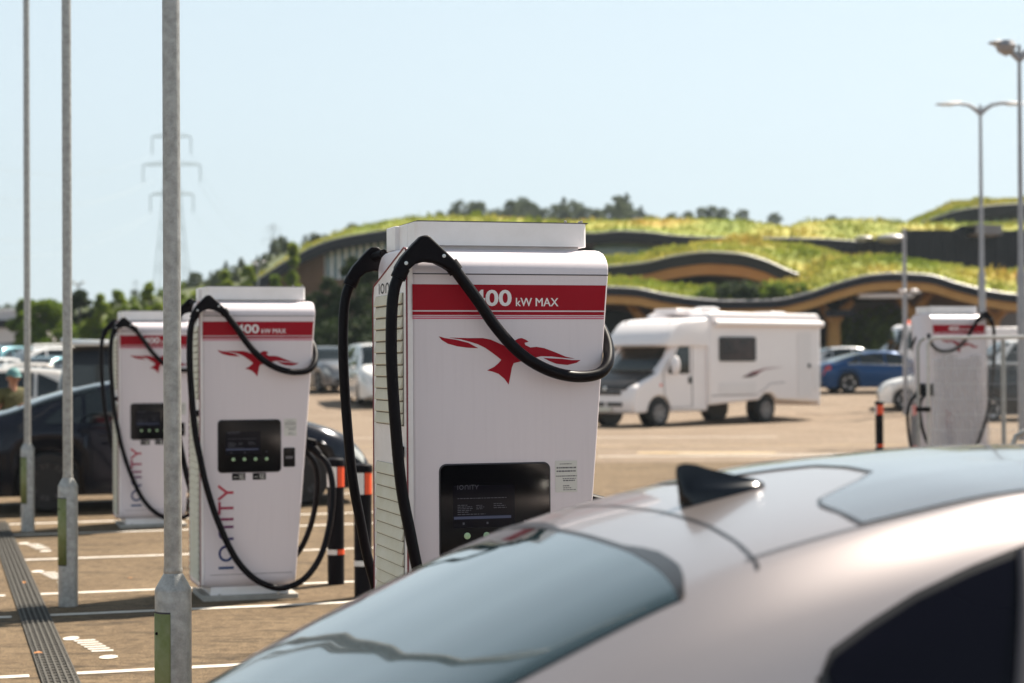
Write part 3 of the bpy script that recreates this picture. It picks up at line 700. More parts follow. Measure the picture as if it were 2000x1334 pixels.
# profile points run from the rear (0) to the nose (1) of the length; heights in metres
SPEC = {
 'hatchback': dict(L=4.2, Wd=1.78, top=[(0, .72), (.03, .98), (.06, 1.02), (.14, 1.30), (.22, 1.42), (.38, 1.48), (.52, 1.47), (.62, 1.38), (.76, 1.04), (.84, .98), (.94, .86), (.985, .70), (1, .60)],
                   belt=[(0, .70), (.05, .95), (.5, .93), (.75, .90), (.95, .74), (1, .56)], rear=(.055, .205), front=(.585, .765), side=(.10, .72), pil=[(.13, .27), (.285, .47), (.485, .70)], wh=(.19, .82), wr=.32),
 'saloon': dict(L=4.7, Wd=1.85, top=[(0, .70), (.02, 1.0), (.07, 1.06), (.15, 1.16), (.28, 1.38), (.40, 1.44), (.50, 1.43), (.60, 1.33), (.74, 1.02), (.84, .95), (.94, .82), (.985, .66), (1, .56)],
                   belt=[(0, .68), (.05, .98), (.4, .93), (.75, .88), (.95, .72), (1, .54)], rear=(.10, .28), front=(.57, .745), side=(.15, .70), pil=[(.18, .27), (.28, .455), (.47, .68)], wh=(.19, .81), wr=.33),
 'suv': dict(L=4.5, Wd=1.88, top=[(0, .80), (.02, 1.12), (.05, 1.18), (.10, 1.48), (.17, 1.61), (.35, 1.66), (.54, 1.64), (.64, 1.52), (.755, 1.15), (.86, 1.08), (.95, .96), (.99, .78), (1, .66)],
                   belt=[(0, .78), (.05, 1.08), (.5, 1.04), (.75, 1.0), (.95, .84), (1, .62)], rear=(.045, .15), front=(.60, .755), side=(.07, .71), pil=[(.09, .25), (.265, .46), (.475, .69)], wh=(.18, .82), wr=.36),
 'van': dict(L=4.9, Wd=1.94, top=[(0, .80), (.004, 1.7), (.02, 1.90), (.06, 1.97), (.4, 1.99), (.66, 1.95), (.73, 1.82), (.84, 1.30), (.90, 1.16), (.965, 1.02), (.99, .80), (1, .66)],
                   belt=[(0, .80), (.01, 1.12), (.5, 1.12), (.80, 1.10), (.95, .90), (1, .62)], rear=(.0, .012), front=(.70, .845), side=(.03, .80), pil=[(.05, .26), (.275, .52), (.54, .775)], wh=(.17, .80), wr=.34),
 'fastback': dict(L=4.62, Wd=1.89, top=[(0, .62), (.012, .98), (.05, 1.05), (.10, 1.10), (.21, 1.27), (.33, 1.40), (.44, 1.46), (.53, 1.455), (.62, 1.37), (.76, 1.06), (.84, .96), (.94, .80), (.985, .62), (1, .52)],
                   belt=[(0, .60), (.03, .96), (.2, 1.0), (.5, .96), (.75, .90), (.95, .70), (1, .50)], rear=(.09, .32), front=(.60, .755), side=(.16, .71), pil=[(.19, .28), (.29, .48), (.495, .69)], wh=(.20, .82), wr=.35),
}
def car_shape(sp, crown=.05, tumble=.26, ns=120, arch=True):
    L, Wd = sp['L'], sp['Wd']; wr = sp['wr']; ar = wr + .05
    whs = [a * L for a in sp['wh']]
    def plan(u):
        e = .09
        k = 1.0
        if u < e: k = 1 - .16 * (1 - u / e) ** 2.2
        if u > 1 - e * 1.5: k = 1 - .24 * ((u - (1 - e * 1.5)) / (e * 1.5)) ** 2.0
        return k
    def sect(u, n_g=6):
        """half ring: list of (y, z) from floor centre, up the side, to the roof centre"""
        s = u * L; hw = Wd / 2 * plan(u); zt = smooth_interp(sp['top'], u); zb = min(smooth_interp(sp['belt'], u), zt - .05)
        zf = .17 + .10 * max(0, (.04 - u) / .04) + .08 * max(0, (u - .96) / .04)
        zs = zf + .04
        if arch:
            for c_ in whs:
                d = abs(s - c_)
                if d < ar: zs = max(zs, wr - .01 + math.sqrt(max(0, ar * ar - d * d)))
        zs = min(zs, zb - .08)
        gh = zt - zb
        cr = min(crown, gh * .6)
        zr = zt - cr
        k = min(1, gh / .5)
        hr = hw * (.90 - .155 * k) if gh > .12 else hw * (.88 + .0 * gh)
        hb = hw * .955
        ring = [(0, zf), (hw - .30, zf), (hw - .30, zs), (hw * .965, zs), (hw * .985, zs + .35 * (zb - zs)), (hw, zs + .60 * (zb - zs)), (hw * .99, zb - .06), (hb, zb)]
        for i in range(1, n_g + 1):
            t = i / n_g; bul = math.sin(PI * t) * .022 * k
            ring.append((hb + (hr - hb) * t + bul, zb + (zr - zb) * t + bul * .3))
        for yk, zk in ((.965, .32), (.90, .55), (.75, .78), (.45, .94), (0, 1.0)):
            ring.append((hr * yk, zr + cr * zk))
        return ring
    return sect
IB, NG = 7, 6        # ring index of the belt and number of greenhouse steps
def make_car(kind, paint_m, loc, rz, label, cat='car', group=None, sp=None, detail=1, rim='rim', glass='glass', sect=None, name='parked_car', extra=None):
    sp = sp or SPEC[kind]; near = globals().get('near'); L = sp['L']
    root = empty(name, loc, rz, label, cat, group)
    sect = sect or car_shape(sp)
    ns = 150 if detail > 1 else 96
    us = [0.0] + [.004, .010, .018, .028] + [.04 + .92 * i / (ns - 1) for i in range(ns)] + [.972, .982, .990, .996, 1.0]
    rows = []
    def X(u): return (u) * L - L / 2
    for u in us:
        h = sect(u); rows.append([(X(u), -y, z) for y, z in h] + [(X(u), y, z) for y, z in h[::-1][1:-1]])
    mb = MB().grid(rows, True); nn = len(rows[0]); mb.f.append(tuple(range(nn))); mb.f.append(tuple((len(us) - 1) * nn + i for i in range(nn)))
    body = mb.build('body', paint_m, root, ang=38)
    def on(u, q, side, e=.004):
        """a point on the body skin: q is a fractional ring index"""
        h = sect(u); i = int(min(q, len(h) - 1.0001)); f = q - i
        a, b = h[i], h[i + 1]; y = a[0] + (b[0] - a[0]) * f; z = a[1] + (b[1] - a[1]) * f
        nx = Vector((b[1] - a[1], -(b[0] - a[0]))); nx = nx.normalized() if nx.length > 1e-6 else Vector((1, 0))
        return (X(u), side * (y + nx.x * e), z + nx.y * e)
    def patch(name, u0, u1, qf0, qf1, side, m_, e=.004, n=14, k=6, parent=body):
        rows = []
        for i in range(n + 1):
            u = u0 + (u1 - u0) * i / n; a, b = qf0(i / n), qf1(i / n)
            rows.append([on(u, a + (b - a) * j / k, side, e) for j in range(k + 1)])
        return MB().grid(rows).build(name, m_, parent, ang=60, fix=False)
    for sgn in (-1, 1):
        np_ = len(sp['pil'])
        for i, (a, b) in enumerate(sp['pil']):
            f0 = lambda t: IB + .35
            hi = IB + NG - .55
            f1 = lambda t, i=i: IB + .36 + (hi - IB - .36) * (min(1, max(0, (t) * 1.0)) ** .6 if i == 0 and kind != 'van' else 1.0) * (1 if i < np_ - 1 else (1 - max(0, (t - .55) / .45) * .85))
            patch('side_window', a, b, f0, f1, sgn, M[glass])
    # windscreen and rear window across the roof shell
    def cross(name, u0, u1, m_, e=.005, inset=.93, bow=0.0):
        rows = []
        n = 14
        qs = [IB + NG * inset + i * (len(sect(.5)) - 1 - IB - NG * inset) / 8 for i in range(9)]
        for i in range(n + 1):
            r_ = []
            for side, seq in ((-1, qs), (1, qs[::-1][1:])):
                for q in seq:
                    w_ = (q - qs[0]) / (qs[-1] - qs[0]); u = u0 + (u1 - u0) * i / n + bow * w_ * (1 if u1 > .5 else -1) * (1 - i / n if u1 > .5 else i / n) * 0
                    r_.append(on(u, q, side, e))
            rows.append(r_)
        return MB().grid(rows).build(name, m_, body, ang=60, fix=False)
    cross('windscreen', *sp['front'], M[glass])
    if sp['rear'][1] > .02: cross('rear_window', *sp['rear'], M[glass if glass != 'glass' else 'glass'])
    elif detail:
        rw = MB().add([(X(0) - .006, -.68, 1.25), (X(0) - .006, .68, 1.25), (X(.003) - .006, .64, 1.66), (X(.003) - .006, -.64, 1.66)], [(0, 1, 2, 3)]); rw.build('rear_window', M[glass], body, fix=False)
    # lights
    for sgn in (-1, 1):
        patch('headlight', .935, .988, lambda t: 5.6, lambda t: 7.2, sgn, M['light_clear'], .006, 6, 3)
        patch('tail_light', .004, .06, lambda t: 5.5, lambda t: 6.9, sgn, M['light_red'], .006, 6, 3)
    # nose: dark grille; plates
    xn = L / 2; g = MB(); g.box(xn - .03, xn + .012, -.55, .55, *((.62, .82) if kind == 'van' else (.30, .46))); g.build('grille', M['trim'], body, smooth=False, bevel=.02)
    g = MB(); g.box(xn + .01, xn + .02, -.26, .26, .47, .57); g.build('number_plate', M['plate'], body, smooth=False)
    g = MB(); g.box(-xn - .016, -xn + .01, -.26, .26, .62, .73); g.build('number_plate', M['plate'], body, smooth=False)
    # black sill and mirrors
    for sgn in (-1, 1):
        um = sp['front'][1] - .055; h = sect(um); yb, zb = h[IB]
        mr = MB(); mr.ball((X(um), sgn * (yb + .13), zb + .07), .07, .11, .07); mr.build('wing_mirror', paint_m, body)
        for u in (sp['pil'][1][0] + .03, sp['pil'][2][0] + .03) if kind != 'van' else (sp['pil'][2][0] + .02,):
            h = sect(u); hb = MB(); hb.box(X(u), X(u) + .20, *sorted((sgn * (h[6][0] - .01), sgn * (h[6][0] + .022))), h[6][1] - .06, h[6][1] - .03); hb.build('door_handle', paint_m, body, bevel=.006)
        if paint_m is PAINTS.get('blue'):
            cs_ = [on(sp['pil'][0][0] + (sp['pil'][2][1] - .02 - sp['pil'][0][0]) * i / 16, IB + .12, sgn, .008) for i in range(17)]
            MB().tube(cs_, .011, 6).build('chrome_strip', M['chrome'], body)
    # inner black wells and wheels
    for i, a in enumerate(sp['wh']):
        for sgn in (-1, 1):
            s_ = a * L - L / 2; hw = sp['Wd'] / 2; wr = sp['wr']; yo = sgn * (hw - .02)
            well = MB().lathe([(0, 0), (wr + .03, 0), (wr + .03, -sgn * .24), (0, -sgn * .24)], 20, (s_, sgn * (hw - .06), wr), 'y')
            wl = MB().lathe([(wr * .62, sgn * .0), (wr * .90, sgn * .0), (wr * .98, -sgn * .03), (wr, -sgn * .07), (wr, -sgn * .17), (wr * .95, -sgn * .21), (0, -sgn * .21)], 28, (s_, yo, wr), 'y')
            w_ = wl.build('wheel', M['tyre'], root)
            rm = MB().lathe([(wr * .68, -sgn * .005), (wr * .66, sgn * .004), (wr * .62, -sgn * .02), (wr * .58, -sgn * .06), (0, -sgn * .065)], 24, (s_, yo, wr), 'y')
            rm.build('rim_barrel', M['trim'], w_)
            sp_ = MB()
            for k in range(5 if rim != 'rim_dark' else 7):
                a0 = 2 * PI * k / (5 if rim != 'rim_dark' else 7)
                for da in (-.16, .16):
                    ca, sa = math.cos(a0), math.sin(a0); cb, sb = math.cos(a0 + da), math.sin(a0 + da)
                    c0 = Vector((s_ + ca * wr * .12, yo - sgn * .015, wr + sa * wr * .12)); c1_ = Vector((s_ + cb * wr * .64, yo - sgn * .004, wr + sb * wr * .64))
                    d = (c1_ - c0); nrm = Vector((-d.z, 0, d.x)).normalized() * wr * .055
                    sp_.obox((c0 + c1_) / 2, d / 2, nrm, (0, .008, 0))
            sp_.lathe([(wr * .17, sgn * .0), (wr * .15, sgn * .008), (0, sgn * .01)], 14, (s_, yo - sgn * .012, wr), 'y')
            sp_.lathe([(wr * .66, -sgn * .004), (wr * .63, sgn * .004), (wr * .60, -sgn * .01)], 24, (s_, yo, wr), 'y')
            sp_.build('rim', M[rim], w_)
    if extra: extra(root, body, on, patch, X, sect)
    return root

# ---- the pale car filling the bottom right, profile measured from the photograph
NL = 4.66; S0 = -1.98     # rear bumper sits 1.98 m behind the reference station
def su(s): return (s - S0) / NL
near_top = [(0, .66), (.010, .84), (su(-1.86), .92), (su(-1.62), .955), (su(-1.40), 1.022), (su(-1.2), 1.125), (su(-.972), 1.235), (su(-.66), 1.365), (su(-.5), 1.413), (su(-.24), 1.468), (su(0), 1.505), (su(.45), 1.53), (su(.75), 1.525), (su(1.05), 1.46), (su(1.65), 1.13), (su(1.9), 1.03), (su(2.4), .90), (.985, .70), (1, .56)]
near = dict(L=NL, Wd=1.90, top=near_top, belt=[(0, .62), (.01, .76), (.05, .80), (.13, .845), (.3, .96), (.5, .98), (.75, .92), (.95, .76), (1, .52)],
            rear=(su(-1.50), su(-.665)), front=(su(1.0), su(1.68)), side=(.3, .7), pil=[(su(-.05) - .0, su(.03)), (su(.06), su(.55)), (su(.62), su(1.35))], wh=(.205, .815), wr=.35)
base = car_shape(near, crown=.045)
def near_sect(u):
    """as car_shape but with the measured rail (0.6 m from the centre, 45 mm below the crown)"""
    h = base(u); s = u * NL + S0; zt = smooth_interp(near_top, u); hb, zb = h[IB]
    gh = zt - zb; k = min(1, max(0, (gh - .03) / .12))
    hr = h[IB + NG][0] * (1 - k) + .615 * k
    zr = zt - .045 * min(1, max(.2, k * 1.2))
    hb2, zb2 = hb, zb
    out_ = h[:IB + 1]
    bez = [(hb2, zb2), (hb2 - .075, zb2 + (zr - zb2) * .42), (hr + .075 * k + .02, zr - (zr - zb2) * .06), (hr, zr)]
    for i in range(1, NG + 1):
        t = i / NG; c_ = [(1 - t) ** 3, 3 * t * (1 - t) ** 2, 3 * t * t * (1 - t), t ** 3]
        out_.append((sum(c_[j] * bez[j][0] for j in range(4)), sum(c_[j] * bez[j][1] for j in range(4))))
    for yk, zk in ((.965, .30), (.90, .46), (.75, .70), (.45, .92), (0, 1.0)): out_.append((hr * yk, zr + (zt - zr) * zk))
    return out_
NC = (.773, 4.075)     # plan position of the reference station on the car's centreline
def near_extra(root, body, on, patch, X, sect):
    Xs = lambda s: s - S0 - NL / 2
    # old panes made by the generic builder are replaced by shaped ones
    for o in [c for c in body.children if c.name.split('.')[0] in ('side_window', 'rear_window')]: bpy.data.objects.remove(o)
    def top_at(s, y, e=0.0):
        """z of the roof shell at lateral y"""
        h = sect(su(s)); pts = sorted([(p[0], p[1]) for p in h[IB:]])
        return interp(pts, abs(y)) + e
    def shell_patch(name, s0f, s1f, ys, m_, e, n=18, parent=body):
        rows = []
        for i in range(n + 1):
            rows.append([(Xs(s0f(y) + (s1f(y) - s0f(y)) * i / n), y, top_at(s0f(y) + (s1f(y) - s0f(y)) * i / n, y, e)) for y in ys])
        return MB().grid(rows).build(name, m_, parent, ang=60, fix=False)
    ys = [-.608, -.595, -.57, -.53, -.48, -.42, -.35, -.28, -.2, -.1, 0, .1, .2, .28, .35, .42, .48, .53, .57, .595, .608]
    rw = shell_patch('rear_window', lambda y: -1.56 + .10 * (y / .56) ** 2, lambda y: -.655 - .03 * (abs(y) / .56) ** 3, ys, M['glass_rear'], .003)
    # black frit line along the top of the rear window and the lip of the spoiler
    for nm, sA, wd_, mt, e in (('window_seal', lambda y: -.655 - .03 * (abs(y) / .56) ** 3, .012, 'trim', .0045),
                               ('tailgate_gap', lambda y: -.49 - .055 * (abs(y) / .6) ** 2, .007, 'trim', .0022)):
        yy = ys
        shell_patch(nm, sA, lambda y, sA=sA, wd_=wd_, nm=nm: sA(y) + wd_ + (.022 * min(1, max(0, (abs(y) - .2) / .15)) * min(1, max(0, (.6 - abs(y)) / .1)) if nm == 'window_seal' else 0), yy, M[mt], e, 1)
    sp_ = [y for y in ys if abs(y) <= .54]
    # glass roof with its notched rear edge
    def rear_edge(y):
        a = abs(y); return interp([(0, -.055), (.13, -.065), (.20, -.13), (.31, -.275), (.36, -.295), (.56, -.31)], a)
    ys2 = [-.555, -.5, -.42, -.36, -.31, -.27, -.235, -.20, -.165, -.13, -.07, 0, .07, .13, .165, .20, .235, .27, .31, .36, .42, .5, .555]
    shell_patch('roof_panel', rear_edge, lambda y: .95, ys2, M['glass_roof'], .003, 24)
    shell_patch('roof_seam', lambda y: rear_edge(y) - .008, rear_edge, ys2, M['trim'], .0035, 1)
    # long gap lines between roof and rails
    for sg in (-1, 1):
        yy = [sg * .566, sg * .572]
        shell_patch('roof_gutter', lambda y: -.55, lambda y: .95, yy, M['trim'], .0025, 40)
    # aerial fin
    fin = []
    def fr(x, hw, z0, zt_, lean=0):
        return [(x, -hw, z0), (x + lean * .2, -hw * .93, z0 + (zt_ - z0) * .22), (x + lean * .6, -hw * .42, z0 + (zt_ - z0) * .5), (x + lean * .9, -.004, z0 + (zt_ - z0) * .95), (x + lean, 0, zt_), (x + lean * .9, .004, z0 + (zt_ - z0) * .95), (x + lean * .6, hw * .42, z0 + (zt_ - z0) * .5), (x + lean * .2, hw * .93, z0 + (zt_ - z0) * .22), (x, hw, z0)]
    rows = []; S_ = [-.442, -.438, -.432, -.424, -.412, -.395, -.37, -.34, -.305, -.275, -.255]
    HW = [.006, .018, .024, .028, .030, .031, .032, .031, .027, .018, .006]; HG = [.012, .038, .066, .080, .082, .077, .062, .046, .031, .019, .007]; LN = [-.004, -.012, -.022, -.027, -.026, -.020, -.010, 0, 0, 0, 0]
    for i in range(45):
        s = S_[0] + (S_[-1] - S_[0]) * (i / 44) ** 1.35; hw = smooth_interp(list(zip(S_, HW)), s); hg = smooth_interp(list(zip(S_, HG)), s); ln = smooth_interp(list(zip(S_, LN)), s)
        z0 = top_at(s, 0) - .005; r_ = []
        for k in range(-10, 11):
            f = 1 - abs(k) / 10; wv = hw * (1 - .30 * (f / .3) ** 2) if f < .3 else hw * (.70 * (1 - (f - .3) / .7) ** 2.2 + .0) + .0035 * (1 - f ** 6)
            r_.append((Xs(s) + ln * f, (-1 if k < 0 else 1) * wv, z0 + .005 + hg * f))
        rows.append(r_)
    MB().grid(rows).build('aerial_fin', M['fin'], body, ang=70)
    # side windows: tip far back and low, top edge following the roofline
    for sg in (-1, 1):
        pts_top = [(-.51, 1.195), (-.48, 1.228), (-.40, 1.268), (-.30, 1.312), (-.18, 1.352), (-.05, 1.388), (.2, 1.42), (.5, 1.43), (.8, 1.40), (1.05, 1.30), (1.35, 1.12), (1.5, 1.02)]
        pts_bot = [(-.51, 1.190), (-.48, 1.165), (-.40, 1.150), (-.30, 1.115), (-.1, 1.07), (.2, 1.04), (.8, 1.01), (1.5, .985)]
        def side_y(s, z):
            h = sect(su(s))[IB - 1:IB + NG + 1]
            return interp(sorted([(q[1], q[0]) for q in h]), z)
        def pane(name, s0, s1, m_, e, grow=0.0, n=24):
            rows = []
            for i in range(n + 1):
                s = s0 + (s1 - s0) * (i / n) ** (1.6 if s0 < -.4 else 1); zt_, zb_ = interp(pts_top, s) + grow * min(1, (s + .53) / .04), interp(pts_bot, s) - grow * min(1, (s + .53) / .04)
                rows.append([(Xs(s), sg * (side_y(s, zb_ + (zt_ - zb_) * j / 8) + e), zb_ + (zt_ - zb_) * j / 8) for j in range(9)])
            return MB().grid(rows).build(name, m_, body, ang=60, fix=False)
        pane('window_frame', -.518, 1.5, M['trim'], .004, .012, 60)
        pane('quarter_window', -.495, -.085, M['glass_side'], .0075)
        pl = []
        for j in range(9):
            z = 1.385 - .40 * j / 8; s = -.072 - .16 * j / 8; pl.append((Xs(s), sg * (side_y(s, z) + .009), z))
        MB().tube(pl, .013, 8).build('window_divider', M['trim_brown'], body)
        pane('side_window', -.055, .62, M['glass_side'], .0075)
        pane('side_window', .68, 1.42, M['glass_side'], .0075)
        # chrome edge under the tip
    return
M['fin'] = mat('gloss_black_fin', (.004, .006, .010), .12, spec=.35)
M['glass_side'] = mat('dark_side_glass', (.003, .003, .007), .03, spec=.14)
M['trim_brown'] = mat('matt_window_trim', (.075, .065, .07), .45)
ctr = Vector((NC[0], NC[1], 0)) + U * (S0 + NL / 2)
make_car('fastback', M['pearl'], (ctr.x, ctr.y, 0), AA, 'pale pearl silver car filling the bottom right, seen over its curved roof', 'car', sp=near, detail=2, sect=near_sect, extra=near_extra)

# ---- dark car behind the far chargers
p0 = px(95, 1005, 21.8)
dk = SPEC['fastback'].copy(); dk['L'] = 4.75; dk['top'] = [(a, b * 1.055) for a, b in dk['top']]
cc = Vector((p0.x, p0.y, 0)) + U * (4.75 * .30) + WV * .92
make_car('fastback', paint('black_blue', (.010, .012, .020), .5, .16), (cc.x, cc.y, zg(cc.y)), AA, 'dark navy fastback car parked behind the two farther chargers', 'car', sp=dk, detail=2, rim='rim_dark')
# ---- blue saloon right of the motorhome, and its neighbours
def place(kind, x_, y_d, hd, pn, label, group=None, cat='car', **k):
    p = px(x_, 700, y_d); return make_car(kind, PAINTS[pn], (p.x, p.y, zg(p.y)), hd, label, cat, group, **k)
for n_, c_, me_ in (('white', (.72, .71, .70), .0), ('silver', (.50, .50, .51), .6), ('grey', (.16, .16, .17), .5), ('black', (.012, .012, .015), .4), ('blue', (.0015, .038, .13), .4), ('red', (.42, .02, .02), .2), ('teal', (.05, .16, .20), .4), ('yellow', (.62, .42, .04), .1), ('orange', (.62, .11, .03), .1), ('navy', (.015, .025, .06), .4), ('pale', (.60, .56, .52), .3)):
    paint(n_, c_, me_)
bl = SPEC['fastback'].copy(); bl['top'] = [(a, b * 1.0) for a, b in bl['top']]
place('fastback', 1716, 67, R(8), 'blue', 'bright blue fastback car parked right behind the motorhome rear')
place('hatchback', 1850, 58, R(172), 'white', 'white hatchback with rounded nose just left of the mesh fence')
place('suv', 2010, 54, R(5), 'black', 'black off-roader behind the right end of the mesh fence')
place('saloon', 1660, 78, R(10), 'silver', 'silver saloon roof seen just behind the blue car')
place('suv', 1770, 84, R(190), 'pale', 'pale off-roader in the row behind the blue car')
place('suv', 1980, 76, R(12), 'white', 'white estate car behind the black off-roader at the right edge')
place('van', 742, 62, R(-78), 'white', 'white van facing the camera just left of the nearest charger', cat='van')
place('suv', 640, 70, R(-64), 'grey', 'dark grey off-roader left of the white van, between two chargers')
place('van', 605, 84, R(-60), 'navy', 'dark blue van with sunlit roof beyond the grey off-roader', cat='van')
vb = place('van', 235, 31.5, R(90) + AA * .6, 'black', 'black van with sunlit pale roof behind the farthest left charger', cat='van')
tag(MB().add([(-2.38, -.80, 1.955), (-2.38, .80, 1.955), (-2.1, .84, 2.015), (.55, .84, 2.035), (.95, .78, 1.995), (.95, -.78, 1.995), (.55, -.84, 2.035), (-2.1, -.84, 2.015)], [(0, 1, 2, 3, 4, 5, 6, 7)]).build('roof_panel', PAINTS['white'], vb, solid=-.07), 'added white sheet standing for the sun sheen on the black roof')  # white sheet added over the black roof to paint its sunlit sheen
GL = 'cars packed in rows on the far left of the car park'
rowdefs = [
 (60.0, [(140, 'saloon', 'grey', 'grey saloon just left of the black van, third row'), (70, 'hatchback', 'pale', 'beige hatchback between the thin and middle steel columns, third row')]),
 (72.0, [(60, 'saloon', 'silver', 'silver saloon just left of the yellow hatchback'), (135, 'suv', 'white', 'white off-roader hidden in part by the middle steel column')]),
 (85.0, [(108, 'hatchback', 'navy', 'navy hatchback right of the thinnest steel column, fifth row'), (150, 'hatchback', 'teal', 'teal hatchback right of the middle steel column, fifth row')]),
 (100.0, [(85, 'saloon', 'white', 'white saloon at the foot of the round green tree'), (145, 'hatchback', 'orange', 'orange hatchback at the foot of the slim dark tree')]),
 (36.0, [(-40, 'suv', 'pale', 'pale beige off-roader behind the man in the cap'),]),
 (39.0, [(130, 'hatchback', 'red', 'red and white hatchback just beyond the dark fastback car, left of the black van')]),
 (43.0, [(115, 'hatchback', 'white', 'white hatchback one row behind the red hatchback')]),
 (49.0, [(40, 'saloon', 'white', 'white saloon between the two thinner steel columns, second row'), ]),
 (56.0, [(-30, 'suv', 'silver', 'silver off-roader at the far left edge, third row'), (215, 'saloon', 'pale', 'pale saloon partly behind the black van')]),
 (66.0, [(90, 'hatchback', 'teal', 'teal hatchback between the two thinner steel columns'), (10, 'saloon', 'white', 'white saloon left of the teal hatchback'), (330, 'suv', 'silver', 'silver off-roader behind the farthest charger')]),
 (78.0, [(100, 'hatchback', 'yellow', 'yellow hatchback in the far left rows'), (170, 'saloon', 'white', 'white saloon right of the yellow hatchback'), (30, 'suv', 'teal', 'teal off-roader left of the yellow hatchback'), (-20, 'hatchback', 'grey', 'grey hatchback at the far left edge')]),
 (92.0, [(15, 'saloon', 'silver', 'silver saloon below the pale shed with dark band'), (75, 'suv', 'white', 'white off-roader below the round green tree'), (128, 'hatchback', 'pale', 'pale hatchback far off beside the middle steel column'), (180, 'hatchback', 'orange', 'orange hatchback far off above the black van')]),
 (108.0, [(5, 'hatchback', 'white', 'white hatchback in the last row at the left edge'), (50, 'suv', 'black', 'black off-roader in the last row under the round tree'), (105, 'hatchback', 'silver', 'silver hatchback in the last row between the columns'), (210, 'suv', 'white', 'white off-roader in the last row left of the farthest charger'), (160, 'saloon', 'red', 'red saloon in the last row right of the middle column')])]
for d, lst in rowdefs:
    for i, (x_, kd, pn, lb) in enumerate(lst):
        place(kd, x_, d, R(18 + (12 if i % 2 else -8)) + (PI if (int(d) + i) % 3 == 0 else 0) + (R(55) if d > 60 and i % 2 == 0 else 0), pn, lb, GL, detail=0)

